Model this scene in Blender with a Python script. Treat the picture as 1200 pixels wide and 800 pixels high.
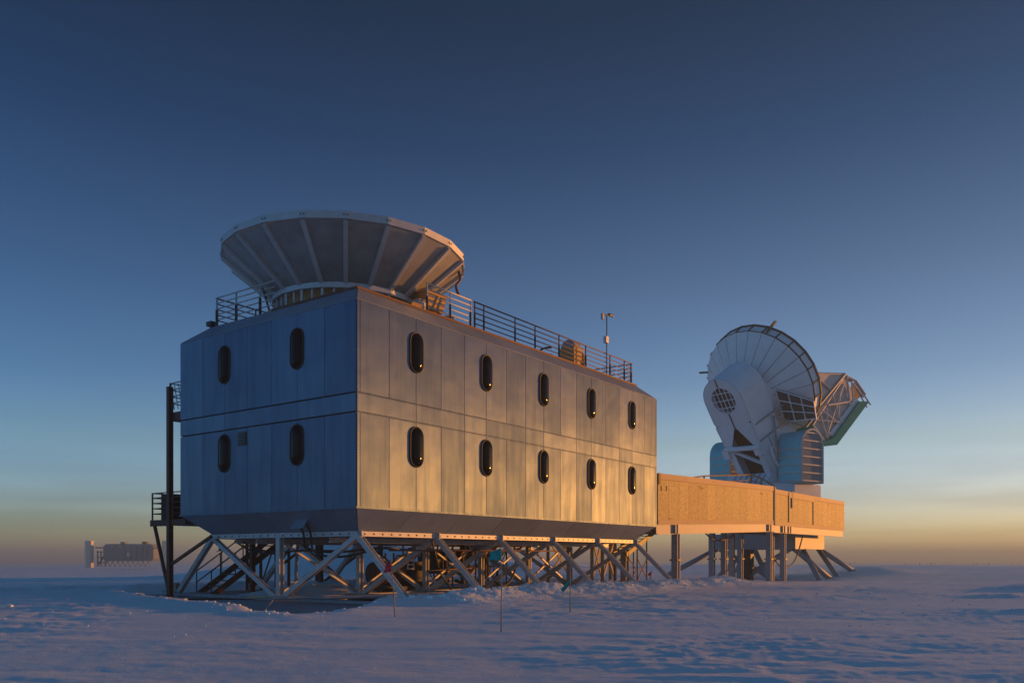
import bpy, math, random
import numpy as np
from mathutils import Vector, Matrix
random.seed(7)
sc = bpy.context.scene
for o in list(bpy.data.objects):
    bpy.data.objects.remove(o)

# ------------------------------------------------------------------ camera
EH = 1.5            # eye height above the ice pad
F = 979.4           # focal length in pixels of the 1200 px wide photograph
HY = 651.0          # row of the true horizon
cam = bpy.data.cameras.new('camera')
cam.sensor_width = 36.0
cam.lens = F * 36.0 / 1200.0
cam.shift_y = (HY - 400.0) / 1200.0
cam.clip_start = 0.1
cam.clip_end = 20000
camo = bpy.data.objects.new('camera', cam)
camo.location = (0, 0, EH)
camo.rotation_euler = (math.pi / 2, 0, 0)
sc.collection.objects.link(camo)
sc.camera = camo

# ------------------------------------------------------------------ sky, sun, exposure
SUN_AZ = 60.0       # degrees to the right of the view axis
SUN_EL = 3.0
w = bpy.data.worlds.new('World')
sc.world = w
w.use_nodes = True
wn, wl = w.node_tree.nodes, w.node_tree.links
wn.clear()
sky = wn.new('ShaderNodeTexSky')
sky.sky_type = 'NISHITA'
sky.sun_disc = False
sky.sun_elevation = math.radians(SUN_EL)
sky.sun_rotation = math.radians(SUN_AZ)
sky.altitude = 2800
sky.air_density = 1.6
sky.dust_density = 0.6
sky.ozone_density = 3.0
bg = wn.new('ShaderNodeBackground')
bg.inputs['Strength'].default_value = 0.15
wo = wn.new('ShaderNodeOutputWorld')
# sky tint by height: pale low, darker above, unseen zenith brightened to lift the snow
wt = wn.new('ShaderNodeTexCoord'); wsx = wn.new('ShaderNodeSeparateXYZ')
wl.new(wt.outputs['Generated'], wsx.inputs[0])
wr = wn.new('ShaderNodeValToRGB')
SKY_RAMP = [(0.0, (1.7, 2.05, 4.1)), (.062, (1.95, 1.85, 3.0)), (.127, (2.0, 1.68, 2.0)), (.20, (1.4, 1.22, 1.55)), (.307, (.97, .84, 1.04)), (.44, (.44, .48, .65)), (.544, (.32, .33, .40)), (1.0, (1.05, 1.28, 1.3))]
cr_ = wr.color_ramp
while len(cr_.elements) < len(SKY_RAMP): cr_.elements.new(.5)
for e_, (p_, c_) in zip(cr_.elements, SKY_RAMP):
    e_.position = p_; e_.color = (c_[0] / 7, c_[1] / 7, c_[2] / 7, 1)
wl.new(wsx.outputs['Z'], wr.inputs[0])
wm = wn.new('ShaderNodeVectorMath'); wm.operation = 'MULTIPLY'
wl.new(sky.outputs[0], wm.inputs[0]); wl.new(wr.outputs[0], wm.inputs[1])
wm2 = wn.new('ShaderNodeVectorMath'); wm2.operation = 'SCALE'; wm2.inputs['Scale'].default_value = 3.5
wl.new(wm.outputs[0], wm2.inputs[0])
# faint stratus streaks low over the horizon
wmp = wn.new('ShaderNodeMapping'); wmp.inputs['Scale'].default_value = (2.8, 2.8, 34.0)
wl.new(wt.outputs['Generated'], wmp.inputs['Vector'])
wnz = wn.new('ShaderNodeTexNoise'); wnz.inputs['Scale'].default_value = 1.3; wnz.inputs['Detail'].default_value = 5
wl.new(wmp.outputs[0], wnz.inputs['Vector'])
wst = wn.new('ShaderNodeMapRange'); wst.inputs['From Min'].default_value = .36; wst.inputs['From Max'].default_value = .62
wst.inputs['To Min'].default_value = .88; wst.inputs['To Max'].default_value = 1.07
wl.new(wnz.outputs['Fac'], wst.inputs['Value'])
wmk = wn.new('ShaderNodeMapRange'); wmk.inputs['From Min'].default_value = .05; wmk.inputs['From Max'].default_value = .16
wmk.inputs['To Min'].default_value = 1; wmk.inputs['To Max'].default_value = 0
wl.new(wsx.outputs['Z'], wmk.inputs['Value'])
wfx = wn.new('ShaderNodeMix'); wfx.inputs['A'].default_value = 1.0
wl.new(wmk.outputs[0], wfx.inputs['Factor']); wl.new(wst.outputs[0], wfx.inputs['B'])
wm3 = wn.new('ShaderNodeVectorMath'); wm3.operation = 'SCALE'
wl.new(wm2.outputs[0], wm3.inputs[0]); wl.new(wfx.outputs['Result'], wm3.inputs['Scale'])
# twilight: warmer towards the sun's quarter, colder on the far side
wdt = wn.new('ShaderNodeVectorMath'); wdt.operation = 'DOT_PRODUCT'
wdt.inputs[1].default_value = (math.sin(math.radians(SUN_AZ)), math.cos(math.radians(SUN_AZ)), 0)
wl.new(wt.outputs['Generated'], wdt.inputs[0])
wtm = wn.new('ShaderNodeMapRange'); wtm.inputs['From Min'].default_value = -1; wtm.inputs['From Max'].default_value = 1
wl.new(wdt.outputs['Value'], wtm.inputs['Value'])
wtx = wn.new('ShaderNodeMix'); wtx.data_type = 'RGBA'
wtx.inputs['A'].default_value = (.48, 1.08, 1.42, 1); wtx.inputs['B'].default_value = (.88, .82, .74, 1)
wl.new(wtm.outputs[0], wtx.inputs['Factor'])
wm4 = wn.new('ShaderNodeVectorMath'); wm4.operation = 'MULTIPLY'
wl.new(wm3.outputs[0], wm4.inputs[0]); wl.new(wtx.outputs['Result'], wm4.inputs[1])
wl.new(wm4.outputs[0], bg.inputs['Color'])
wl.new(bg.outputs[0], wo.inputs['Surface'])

sun = bpy.data.lights.new('sun', 'SUN')
sun.energy = 2.4
sun.angle = math.radians(0.6)
sun.color = (1.0, 0.355, 0.05)
suno = bpy.data.objects.new('sun', sun)
az, el = math.radians(SUN_AZ), math.radians(SUN_EL)
sdir = Vector((math.sin(az) * math.cos(el), math.cos(az) * math.cos(el), math.sin(el)))
suno.rotation_euler = (-sdir).to_track_quat('-Z', 'Y').to_euler()
suno.location = (60, 15, 40)
sc.collection.objects.link(suno)
sc.view_settings.view_transform = 'Standard'
sc.view_settings.look = 'None'
sc.view_settings.exposure = 1.36
sc.view_settings.gamma = 1.0
sc.view_settings.use_curve_mapping = False

# ------------------------------------------------------------------ helpers
YAW = 0.942
CU, SU = math.cos(YAW), math.sin(YAW)
C0 = (-4.653, 25.0)
UV = Vector((CU, SU, 0)); VV = Vector((-SU, CU, 0)); ZV = Vector((0, 0, 1))


def P(u, v, z=0.0):
    """point in the laboratory's own frame: u along its long face, v along its short face"""
    return Vector((C0[0] + u * CU - v * SU, C0[1] + u * SU + v * CU, z))


def at(px, py, Y):
    """photo pixel at depth Y"""
    return Vector(((px - 600) / F * Y, Y, EH + (HY - py) / F * Y))


def on_plane(px, py, q, n):
    """photo pixel carried to the plane through q with normal n"""
    d = Vector(((px - 600) / F, 1.0, (HY - py) / F))
    c = Vector((0, 0, EH))
    return c + d * ((q - c).dot(n) / d.dot(n))


ORG = {}


def link(o):
    sc.collection.objects.link(o)
    return o


def tag(o, label=None, cat=None, group=None, kind=None):
    if label: o['label'] = label
    if cat: o['category'] = cat
    if group: o['group'] = group
    if kind: o['kind'] = kind
    return o


def thing(name, loc, label, cat, group=None):
    o = link(bpy.data.objects.new(name, None))
    o.empty_display_size = 0.3
    o.location = loc
    ORG[o.name] = Vector(loc)
    return tag(o, label, cat, group)


class MB:
    def __init__(s):
        s.v = []; s.f = []

    def add(s, vs, fs):
        k = len(s.v)
        s.v += [tuple(p) for p in vs]
        s.f += [tuple(i + k for i in f) for f in fs]
        return s

    def hexa(s, b, t):
        return s.add(list(b) + list(t), [(3, 2, 1, 0), (4, 5, 6, 7), (0, 1, 5, 4), (1, 2, 6, 5), (2, 3, 7, 6), (3, 0, 4, 7)])

    def uvbox(s, u0, u1, v0, v1, z0, z1):
        return s.hexa([P(u0, v0, z0), P(u1, v0, z0), P(u1, v1, z0), P(u0, v1, z0)],
                      [P(u0, v0, z1), P(u1, v0, z1), P(u1, v1, z1), P(u0, v1, z1)])

    def box(s, c, e1, e2, e3):
        c, e1, e2, e3 = Vector(c), Vector(e1) / 2, Vector(e2) / 2, Vector(e3) / 2
        b = [c - e1 - e2 - e3, c + e1 - e2 - e3, c + e1 + e2 - e3, c - e1 + e2 - e3]
        t = [p + 2 * e3 for p in b]
        return s.hexa(b, t)

    def bar(s, a, b, w_, h_, up=ZV):
        """rectangular bar from a to b; h_ measured towards 'up'"""
        a, b = Vector(a), Vector(b)
        d = (b - a).normalized()
        side = d.cross(Vector(up))
        if side.length < 1e-4:
            side = d.cross(Vector((1, 0, 0)))
        side.normalize()
        u2 = side.cross(d).normalized()
        return s.box((a + b) / 2, side * w_, d * (b - a).length, u2 * h_)

    def ibeam(s, a, b, w_, h_, t=0.03, up=ZV):
        """H section bar: two flanges and a web"""
        a, b = Vector(a), Vector(b)
        d = (b - a).normalized(); L_ = (b - a).length; m = (a + b) / 2
        side = d.cross(Vector(up))
        if side.length < 1e-4:
            side = d.cross(Vector((1, 0, 0)))
        side.normalize(); u2 = side.cross(d).normalized()
        s.box(m + u2 * (h_ - t) / 2, side * w_, d * L_, u2 * t)
        s.box(m - u2 * (h_ - t) / 2, side * w_, d * L_, u2 * t)
        s.box(m, side * t, d * (L_ - .002), u2 * (h_ - 2 * t))
        return s

    def tube(s, pts, r, n=8, closed=False, r1=None):
        pts = [Vector(p) for p in pts]
        m = len(pts); vs = []; fs = []
        prev = None
        for i, p in enumerate(pts):
            if closed:
                d = pts[(i + 1) % m] - pts[i - 1]
            else:
                d = pts[min(i + 1, m - 1)] - pts[max(i - 1, 0)]
            d.normalize()
            if prev is None:
                x = d.cross(ZV)
                if x.length < 1e-3: x = d.cross(Vector((1, 0, 0)))
            else:
                x = prev - d * prev.dot(d)
            x.normalize(); prev = x.copy(); y = d.cross(x)
            rr = r if r1 is None else r + (r1 - r) * i / max(1, m - 1)
            for k in range(n):
                a = 2 * math.pi * k / n
                vs.append(p + (x * math.cos(a) + y * math.sin(a)) * rr)
        for i in range(m if closed else m - 1):
            for k in range(n):
                a = i * n + k; b = i * n + (k + 1) % n
                c = ((i + 1) % m) * n + (k + 1) % n; d_ = ((i + 1) % m) * n + k
                fs.append((a, b, c, d_))
        if not closed:
            fs.append(tuple(range(n - 1, -1, -1)))
            fs.append(tuple(range((m - 1) * n, m * n)))
        return s.add(vs, fs)

    def slab(s, pts, t, gap=0.0, bev=0.0):
        """planar polygon thickened outwards along its normal by t, edges pulled in by gap, top edge bevelled"""
        pts = [Vector(p) for p in pts]
        n = Vector((0, 0, 0))
        for i in range(len(pts)):
            n += pts[i].cross(pts[(i + 1) % len(pts)])
        n.normalize()

        def inset(d):
            out = []
            m = len(pts)
            for i in range(m):
                e0 = (pts[i] - pts[i - 1]).normalized(); e1 = (pts[(i + 1) % m] - pts[i]).normalized()
                n0 = n.cross(e0); n1 = n.cross(e1)
                k = 1 + n0.dot(n1)
                out.append(pts[i] + (n0 + n1) * (d / max(k, .2)))
            return out
        m = len(pts)
        r0 = inset(gap); r1 = [p + n * (t - bev) for p in r0]
        rings = [r0, r1]
        if bev > 0:
            rings.append([p + n * t for p in inset(gap + bev)])
        vs = [p for r in rings for p in r]; fs = []
        for k in range(len(rings) - 1):
            for i in range(m):
                j = (i + 1) % m
                fs.append((k * m + i, k * m + j, (k + 1) * m + j, (k + 1) * m + i))
        fs.append(tuple(range((len(rings) - 1) * m, len(rings) * m)))
        fs.append(tuple(range(m - 1, -1, -1)))
        return s.add(vs, fs)

    def build(s, name, m, parent=None, smooth=False, kind=None, label=None, cat=None, group=None):
        me = bpy.data.meshes.new(name)
        o = bpy.data.objects.new(name, me)
        off = Vector((0, 0, 0))
        if parent is not None:
            off = ORG[parent.name]
        elif kind != 'structure':
            vs = np.array(s.v)
            off = Vector((float(vs[:, 0].mean()), float(vs[:, 1].mean()), float(vs[:, 2].min())))
            o.location = off
        me.from_pydata([(p[0] - off.x, p[1] - off.y, p[2] - off.z) for p in s.v], [], s.f)
        me.validate()
        if m is not None: me.materials.append(m)
        if smooth:
            for p in me.polygons: p.use_smooth = True
        link(o)
        ORG[o.name] = off.copy()
        if parent is not None: o.parent = parent
        return tag(o, label, cat, group, kind)


def instance(me, name, parent, loc, rot):
    """share one mesh between alike parts; loc in world space"""
    o = link(bpy.data.objects.new(name, me))
    off = ORG[parent.name]
    o.location = Vector(loc) - off
    o.rotation_euler = rot
    o.parent = parent
    ORG[o.name] = Vector(loc)
    return o


# ------------------------------------------------------------------ materials
def mat(name, col, rough=0.6, metal=0.0, var=0.0, vscale=3.0, bump=0.0, bscale=30.0, stretch=None, spec=0.5,
        rvar=0.0, col2=None, rand=0.0, bdist=0.02, detail=6):
    m = bpy.data.materials.new(name)
    m.use_nodes = True
    nt = m.node_tree; N, Lk = nt.nodes, nt.links
    b = N['Principled BSDF']
    b.inputs['Base Color'].default_value = (*col, 1)
    b.inputs['Roughness'].default_value = rough
    b.inputs['Metallic'].default_value = metal
    b.inputs['Specular IOR Level'].default_value = spec
    tc = N.new('ShaderNodeTexCoord')
    mp = N.new('ShaderNodeMapping')
    Lk.new(tc.outputs['Object'], mp.inputs['Vector'])
    if stretch: mp.inputs['Scale'].default_value = stretch
    if var > 0 or col2 or rand > 0 or rvar > 0:
        nz = N.new('ShaderNodeTexNoise')
        nz.inputs['Scale'].default_value = vscale
        nz.inputs['Detail'].default_value = detail
        nz.inputs['Roughness'].default_value = 0.65
        Lk.new(mp.outputs[0], nz.inputs['Vector'])
        mr = N.new('ShaderNodeMapRange')
        mr.inputs['From Min'].default_value = 0.3; mr.inputs['From Max'].default_value = 0.7
        Lk.new(nz.outputs['Fac'], mr.inputs['Value'])
        mx = N.new('ShaderNodeMix'); mx.data_type = 'RGBA'
        c2 = col2 if col2 else tuple(c * (1 - var) for c in col)
        mx.inputs['A'].default_value = (*col, 1); mx.inputs['B'].default_value = (*c2, 1)
        Lk.new(mr.outputs[0], mx.inputs['Factor'])
        out = mx.outputs['Result']
        if rand > 0:
            oi = N.new('ShaderNodeObjectInfo')
            m2 = N.new('ShaderNodeMapRange')
            m2.inputs['To Min'].default_value = 1 - rand; m2.inputs['To Max'].default_value = 1 + rand * .3
            Lk.new(oi.outputs['Random'], m2.inputs['Value'])
            vm = N.new('ShaderNodeVectorMath'); vm.operation = 'SCALE'
            Lk.new(out, vm.inputs[0]); Lk.new(m2.outputs[0], vm.inputs['Scale'])
            out = vm.outputs[0]
        Lk.new(out, b.inputs['Base Color'])
        if rvar > 0:
            m3 = N.new('ShaderNodeMapRange')
            m3.inputs['From Min'].default_value = 0.3; m3.inputs['From Max'].default_value = 0.7
            m3.inputs['To Min'].default_value = rough - rvar; m3.inputs['To Max'].default_value = rough + rvar
            Lk.new(nz.outputs['Fac'], m3.inputs['Value'])
            Lk.new(m3.outputs[0], b.inputs['Roughness'])
    if bump > 0:
        n2 = N.new('ShaderNodeTexNoise')
        n2.inputs['Scale'].default_value = bscale
        n2.inputs['Detail'].default_value = 4
        Lk.new(mp.outputs[0], n2.inputs['Vector'])
        bp = N.new('ShaderNodeBump')
        bp.inputs['Strength'].default_value = bump
        bp.inputs['Distance'].default_value = bdist
        Lk.new(n2.outputs['Fac'], bp.inputs['Height'])
        Lk.new(bp.outputs[0], b.inputs['Normal'])
    return m


def cladding_mat():
    """stipple-embossed galvanised sheet: glossy metal with fine relief, slight waviness and vertical wash marks"""
    m = bpy.data.materials.new('galvanised_cladding'); m.use_nodes = True
    nt = m.node_tree; N, Lk = nt.nodes, nt.links
    b = N['Principled BSDF']
    b.inputs['Metallic'].default_value = 1.0
    tc = N.new('ShaderNodeTexCoord'); mp = N.new('ShaderNodeMapping')
    Lk.new(tc.outputs['Object'], mp.inputs['Vector'])
    mp.inputs['Scale'].default_value = (1.6, 1.6, 0.16)
    wash = N.new('ShaderNodeTexNoise'); wash.inputs['Scale'].default_value = 2.2; wash.inputs['Detail'].default_value = 7
    wash.inputs['Roughness'].default_value = .65
    Lk.new(mp.outputs[0], wash.inputs['Vector'])
    blot = N.new('ShaderNodeTexNoise'); blot.inputs['Scale'].default_value = 0.9; blot.inputs['Detail'].default_value = 5
    Lk.new(tc.outputs['Object'], blot.inputs['Vector'])
    oi = N.new('ShaderNodeObjectInfo')
    add = N.new('ShaderNodeMath'); add.operation = 'ADD'
    Lk.new(wash.outputs['Fac'], add.inputs[0])
    sc2 = N.new('ShaderNodeMath'); sc2.operation = 'MULTIPLY_ADD'; sc2.inputs[1].default_value = .5; sc2.inputs[2].default_value = -.25
    Lk.new(blot.outputs['Fac'], sc2.inputs[0]); Lk.new(sc2.outputs[0], add.inputs[1])
    add2 = N.new('ShaderNodeMath'); add2.operation = 'MULTIPLY_ADD'; add2.inputs[1].default_value = .42; add2.inputs[2].default_value = -.21
    Lk.new(oi.outputs['Random'], add2.inputs[0])
    add3 = N.new('ShaderNodeMath'); add3.operation = 'ADD'
    Lk.new(add.outputs[0], add3.inputs[0]); Lk.new(add2.outputs[0], add3.inputs[1])
    cr = N.new('ShaderNodeMapRange')
    cr.inputs['From Min'].default_value = .25; cr.inputs['From Max'].default_value = .75
    Lk.new(add3.outputs[0], cr.inputs['Value'])
    mx = N.new('ShaderNodeMix'); mx.data_type = 'RGBA'
    mx.inputs['A'].default_value = (.108, .165, .25, 1); mx.inputs['B'].default_value = (.15, .205, .285, 1)
    Lk.new(cr.outputs[0], mx.inputs['Factor']); Lk.new(mx.outputs['Result'], b.inputs['Base Color'])
    rr = N.new('ShaderNodeMapRange')
    rr.inputs['From Min'].default_value = .25; rr.inputs['From Max'].default_value = .75
    rr.inputs['To Min'].default_value = .61; rr.inputs['To Max'].default_value = .53
    Lk.new(add3.outputs[0], rr.inputs['Value']); Lk.new(rr.outputs[0], b.inputs['Roughness'])
    fine = N.new('ShaderNodeTexNoise'); fine.inputs['Scale'].default_value = 22; fine.inputs['Detail'].default_value = 2
    Lk.new(tc.outputs['Object'], fine.inputs['Vector'])
    bp = N.new('ShaderNodeBump'); bp.inputs['Strength'].default_value = .22; bp.inputs['Distance'].default_value = .01
    Lk.new(fine.outputs['Fac'], bp.inputs['Height'])
    wav = N.new('ShaderNodeTexNoise'); wav.inputs['Scale'].default_value = 0.8; wav.inputs['Detail'].default_value = 2
    Lk.new(tc.outputs['Object'], wav.inputs['Vector'])
    bp2 = N.new('ShaderNodeBump'); bp2.inputs['Strength'].default_value = .22; bp2.inputs['Distance'].default_value = .08
    Lk.new(wav.outputs['Fac'], bp2.inputs['Height']); Lk.new(bp.outputs[0], bp2.inputs['Normal'])
    Lk.new(bp2.outputs[0], b.inputs['Normal'])
    # rolled sheet: vertical grain spreads highlights sideways
    ge = N.new('ShaderNodeNewGeometry'); cx = N.new('ShaderNodeVectorMath'); cx.operation = 'CROSS_PRODUCT'
    cx.inputs[1].default_value = (0, 0, 1)
    Lk.new(ge.outputs['True Normal'], cx.inputs[0]); Lk.new(cx.outputs[0], b.inputs['Tangent'])
    b.inputs['Anisotropic'].default_value = .86
    return m


def osb_mat():
    m = bpy.data.materials.new('oriented_strand_board'); m.use_nodes = True
    nt = m.node_tree; N, Lk = nt.nodes, nt.links
    b = N['Principled BSDF']; b.inputs['Roughness'].default_value = .7
    tc = N.new('ShaderNodeTexCoord'); nz = N.new('ShaderNodeTexNoise'); nz.inputs['Scale'].default_value = 3
    Lk.new(tc.outputs['Object'], nz.inputs['Vector'])
    mixv = N.new('ShaderNodeMix'); mixv.data_type = 'VECTOR'; mixv.inputs['Factor'].default_value = .12
    Lk.new(tc.outputs['Object'], mixv.inputs['A']); Lk.new(nz.outputs['Color'], mixv.inputs['B'])
    vo = N.new('ShaderNodeTexVoronoi'); vo.inputs['Scale'].default_value = 13
    Lk.new(mixv.outputs['Result'], vo.inputs['Vector'])
    sp = N.new('ShaderNodeSeparateColor'); Lk.new(vo.outputs['Color'], sp.inputs[0])
    cr = N.new('ShaderNodeValToRGB'); cr.color_ramp.elements[0].color = (.37, .27, .085, 1); cr.color_ramp.elements[1].color = (.58, .47, .19, 1)
    Lk.new(sp.outputs[0], cr.inputs[0])
    oi = N.new('ShaderNodeObjectInfo'); mr = N.new('ShaderNodeMapRange'); mr.inputs['To Min'].default_value = .78; mr.inputs['To Max'].default_value = 1.08
    Lk.new(oi.outputs['Random'], mr.inputs['Value'])
    vm = N.new('ShaderNodeVectorMath'); vm.operation = 'SCALE'
    Lk.new(cr.outputs[0], vm.inputs[0]); Lk.new(mr.outputs[0], vm.inputs['Scale']); Lk.new(vm.outputs[0], b.inputs['Base Color'])
    bp = N.new('ShaderNodeBump'); bp.inputs['Strength'].default_value = .3; bp.inputs['Distance'].default_value = .01
    Lk.new(sp.outputs[1], bp.inputs['Height']); Lk.new(bp.outputs[0], b.inputs['Normal'])
    return m


M = {}
M['clad'] = cladding_mat()
M['sheet'] = mat('plain_galvanised_sheet', (.32, .40, .49), .5, .5, var=.2, vscale=1.2, rand=.12, bump=.15, bscale=3, bdist=.05)
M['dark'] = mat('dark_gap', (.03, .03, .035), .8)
M['glass'] = mat('dark_window_glass', (.004, .004, .005), .09, spec=.06)
M['rubber'] = mat('black_rubber', (.015, .015, .016), .55)
M['steel'] = mat('grey_painted_steel', (.56, .57, .58), .5, .15, var=.3, vscale=4, bump=.05)
M['galv'] = mat('galvanised_steel', (.34, .36, .38), .62, .1, var=.25, vscale=5)
M['rust'] = mat('rusty_brown_steel', (.17, .07, .045), .7, .1, var=.5, vscale=6, bump=.1)
M['white_rail'] = mat('off_white_rail', (.55, .53, .50), .5, var=.15)
M['panel'] = mat('weathered_shield_sheet', (.36, .38, .39), .5, .3, var=.35, vscale=1.6, rvar=.08, rand=.15, bump=.05, bscale=6)
M['rib'] = mat('shield_rib', (.50, .52, .54), .5, .3, var=.15, vscale=4)
M['osb'] = osb_mat()
M['timber'] = mat('pale_timber', (.55, .39, .22), .7, var=.3, vscale=8, stretch=(1, 1, 4), rand=.15)
M['ply'] = mat('plywood', (.48, .30, .12), .7, var=.2, vscale=8)
M['telwhite'] = mat('telescope_white_paint', (.74, .80, .86), .5, var=.1, vscale=1.5, rand=.06)
M['telpink'] = mat('telescope_shield_cloth', (.62, .58, .56), .6, var=.1, vscale=2)
M['blue'] = mat('pale_blue_sheet', (.13, .58, .66), .45, .1, var=.2, vscale=3)
M['green'] = mat('green_tarpaulin', (.0, .32, .29), .8, var=.2, spec=.05)
M['seam'] = mat('dark_seam', (.05, .055, .06), .7)
M['mesh'] = mat('grille_dark', (.06, .06, .065), .6)
M['red_cloth'] = mat('red_flag_cloth', (.75, .04, .07), .8, var=.3, vscale=10)
M['teal_cloth'] = mat('teal_flag_cloth', (.0, .40, .37), .8, var=.25, vscale=10)
M['blue_cloth'] = mat('blue_flag_cloth', (.04, .06, .22), .8)
M['green_cloth'] = mat('green_flag_cloth', (.01, .13, .06), .8)
M['bamboo'] = mat('weathered_bamboo', (.34, .30, .25), .7, var=.3, vscale=12)
M['yellow'] = mat('yellow_metal', (.42, .24, .05), .5, var=.4, vscale=5)
M['orange'] = mat('orange_plastic', (.5, .14, .03), .6)
M['darkmetal'] = mat('dark_machine_metal', (.035, .033, .03), .6, .3, var=.4)
M['farwall'] = mat('far_dark_wall', (.19, .21, .23), .7, var=.25, vscale=.4)
M['fartower'] = mat('far_tower_sheet', (.78, .70, .60), .5, var=.3, vscale=.5)
M['endmesh'] = mat('grey_mesh_screen', (.26, .30, .34), .85, var=.2, vscale=30, spec=.2)
M['ink'] = mat('black_print', (.03, .025, .02), .8)
M['ice'] = mat('grey_packed_ice', (.34, .36, .39), .55, var=.3, vscale=.8, bump=.2, bscale=8)


def snow_mat(name='wind_packed_snow'):
    m = bpy.data.materials.new(name); m.use_nodes = True
    nt = m.node_tree; N, Lk = nt.nodes, nt.links
    b = N['Principled BSDF']
    b.inputs['Roughness'].default_value = .55
    b.inputs['Specular IOR Level'].default_value = .25
    tc = N.new('ShaderNodeTexCoord')
    n1 = N.new('ShaderNodeTexNoise'); n1.inputs['Scale'].default_value = .35; n1.inputs['Detail'].default_value = 8
    mp = N.new('ShaderNodeMapping'); mp.inputs['Scale'].default_value = (.35, 1.6, 1)
    mp.inputs['Rotation'].default_value = (0, 0, math.radians(-8))
    Lk.new(tc.outputs['Object'], mp.inputs['Vector']); Lk.new(mp.outputs[0], n1.inputs['Vector'])
    mx = N.new('ShaderNodeMix'); mx.data_type = 'RGBA'
    mx.inputs['A'].default_value = (.76, .87, .91, 1); mx.inputs['B'].default_value = (.83, .91, .93, 1)
    Lk.new(n1.outputs['Fac'], mx.inputs['Factor']); Lk.new(mx.outputs['Result'], b.inputs['Base Color'])
    n2 = N.new('ShaderNodeTexNoise'); n2.inputs['Scale'].default_value = 5; n2.inputs['Detail'].default_value = 8
    n2.inputs['Roughness'].default_value = .7
    mp2 = N.new('ShaderNodeMapping'); mp2.inputs['Scale'].default_value = (.6, 1.5, 1)
    Lk.new(tc.outputs['Object'], mp2.inputs['Vector']); Lk.new(mp2.outputs[0], n2.inputs['Vector'])
    bp = N.new('ShaderNodeBump'); bp.inputs['Strength'].default_value = .8; bp.inputs['Distance'].default_value = .06
    Lk.new(n2.outputs['Fac'], bp.inputs['Height'])
    n3 = N.new('ShaderNodeTexNoise'); n3.inputs['Scale'].default_value = 26; n3.inputs['Detail'].default_value = 3
    Lk.new(tc.outputs['Object'], n3.inputs['Vector'])
    bq = N.new('ShaderNodeBump'); bq.inputs['Strength'].default_value = .5; bq.inputs['Distance'].default_value = .015
    Lk.new(n3.outputs['Fac'], bq.inputs['Height']); Lk.new(bp.outputs[0], bq.inputs['Normal'])
    Lk.new(bq.outputs[0], b.inputs['Normal'])
    return m


M['snow'] = snow_mat()

# ------------------------------------------------------------------ ground
rng = np.random.RandomState(3)
PERM = rng.permutation(4096)
GRD = rng.rand(4096) * 2 * np.pi
GX, GY = np.cos(GRD), np.sin(GRD)


def noise(x, y):
    xi = np.floor(x).astype(np.int64); yi = np.floor(y).astype(np.int64)
    xf = x - xi; yf = y - yi

    def g(i, j, dx, dy):
        h = PERM[(PERM[i & 4095] + j) & 4095]
        return GX[h] * dx + GY[h] * dy
    u = xf * xf * xf * (xf * (xf * 6 - 15) + 10); v = yf * yf * yf * (yf * (yf * 6 - 15) + 10)
    a = g(xi, yi, xf, yf); b = g(xi + 1, yi, xf - 1, yf)
    c = g(xi, yi + 1, xf, yf - 1); d = g(xi + 1, yi + 1, xf - 1, yf - 1)
    return (a + u * (b - a)) * (1 - v) + (c + u * (d - c)) * v


def fbm(x, y, o=4, g=.5):
    t = 0; a = 1
    for k in range(o):
        t = t + a * noise(x * 2 ** k + 17.3 * k, y * 2 ** k - 9.1 * k); a *= g
    return t


def sstep(a, b, x):
    t = np.clip((x - a) / (b - a), 0, 1)
    return t * t * (3 - 2 * t)


# edge of the bare ice in front of the laboratory, read off the photograph (pixels, lip 0.1 m above the ice)
lip_px = [(150, 696), (195, 704), (240, 708), (290, 713), (318, 719), (345, 722), (385, 720), (415, 712), (450, 702), (474, 697)]
lip = [at(x, y, F * (EH - .1) / (y - HY)) for x, y in lip_px]
poly = [(p.x, p.y) for p in lip] + [(P(u, v).x, P(u, v).y) for u, v in
        [(2, -.9), (20, -.9), (22, 4), (20, 11), (10, 12), (0, 13), (-6, 14)]]


def poly_sd(x, y):
    """signed distance to the ice polygon, negative inside"""
    d = np.full(x.shape, 1e9); ins = np.zeros(x.shape, bool)
    n = len(poly)
    for i in range(n):
        x0, y0 = poly[i]; x1, y1 = poly[(i + 1) % n]
        ex, ey = x1 - x0, y1 - y0
        t = np.clip(((x - x0) * ex + (y - y0) * ey) / (ex * ex + ey * ey), 0, 1)
        d = np.minimum(d, np.hypot(x - x0 - t * ex, y - y0 - t * ey))
        c = ((y0 > y) != (y1 > y)) & (x < (x1 - x0) * (y - y0) / (y1 - y0 + 1e-12) + x0)
        ins ^= c
    return np.where(ins, -d, d)


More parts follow.
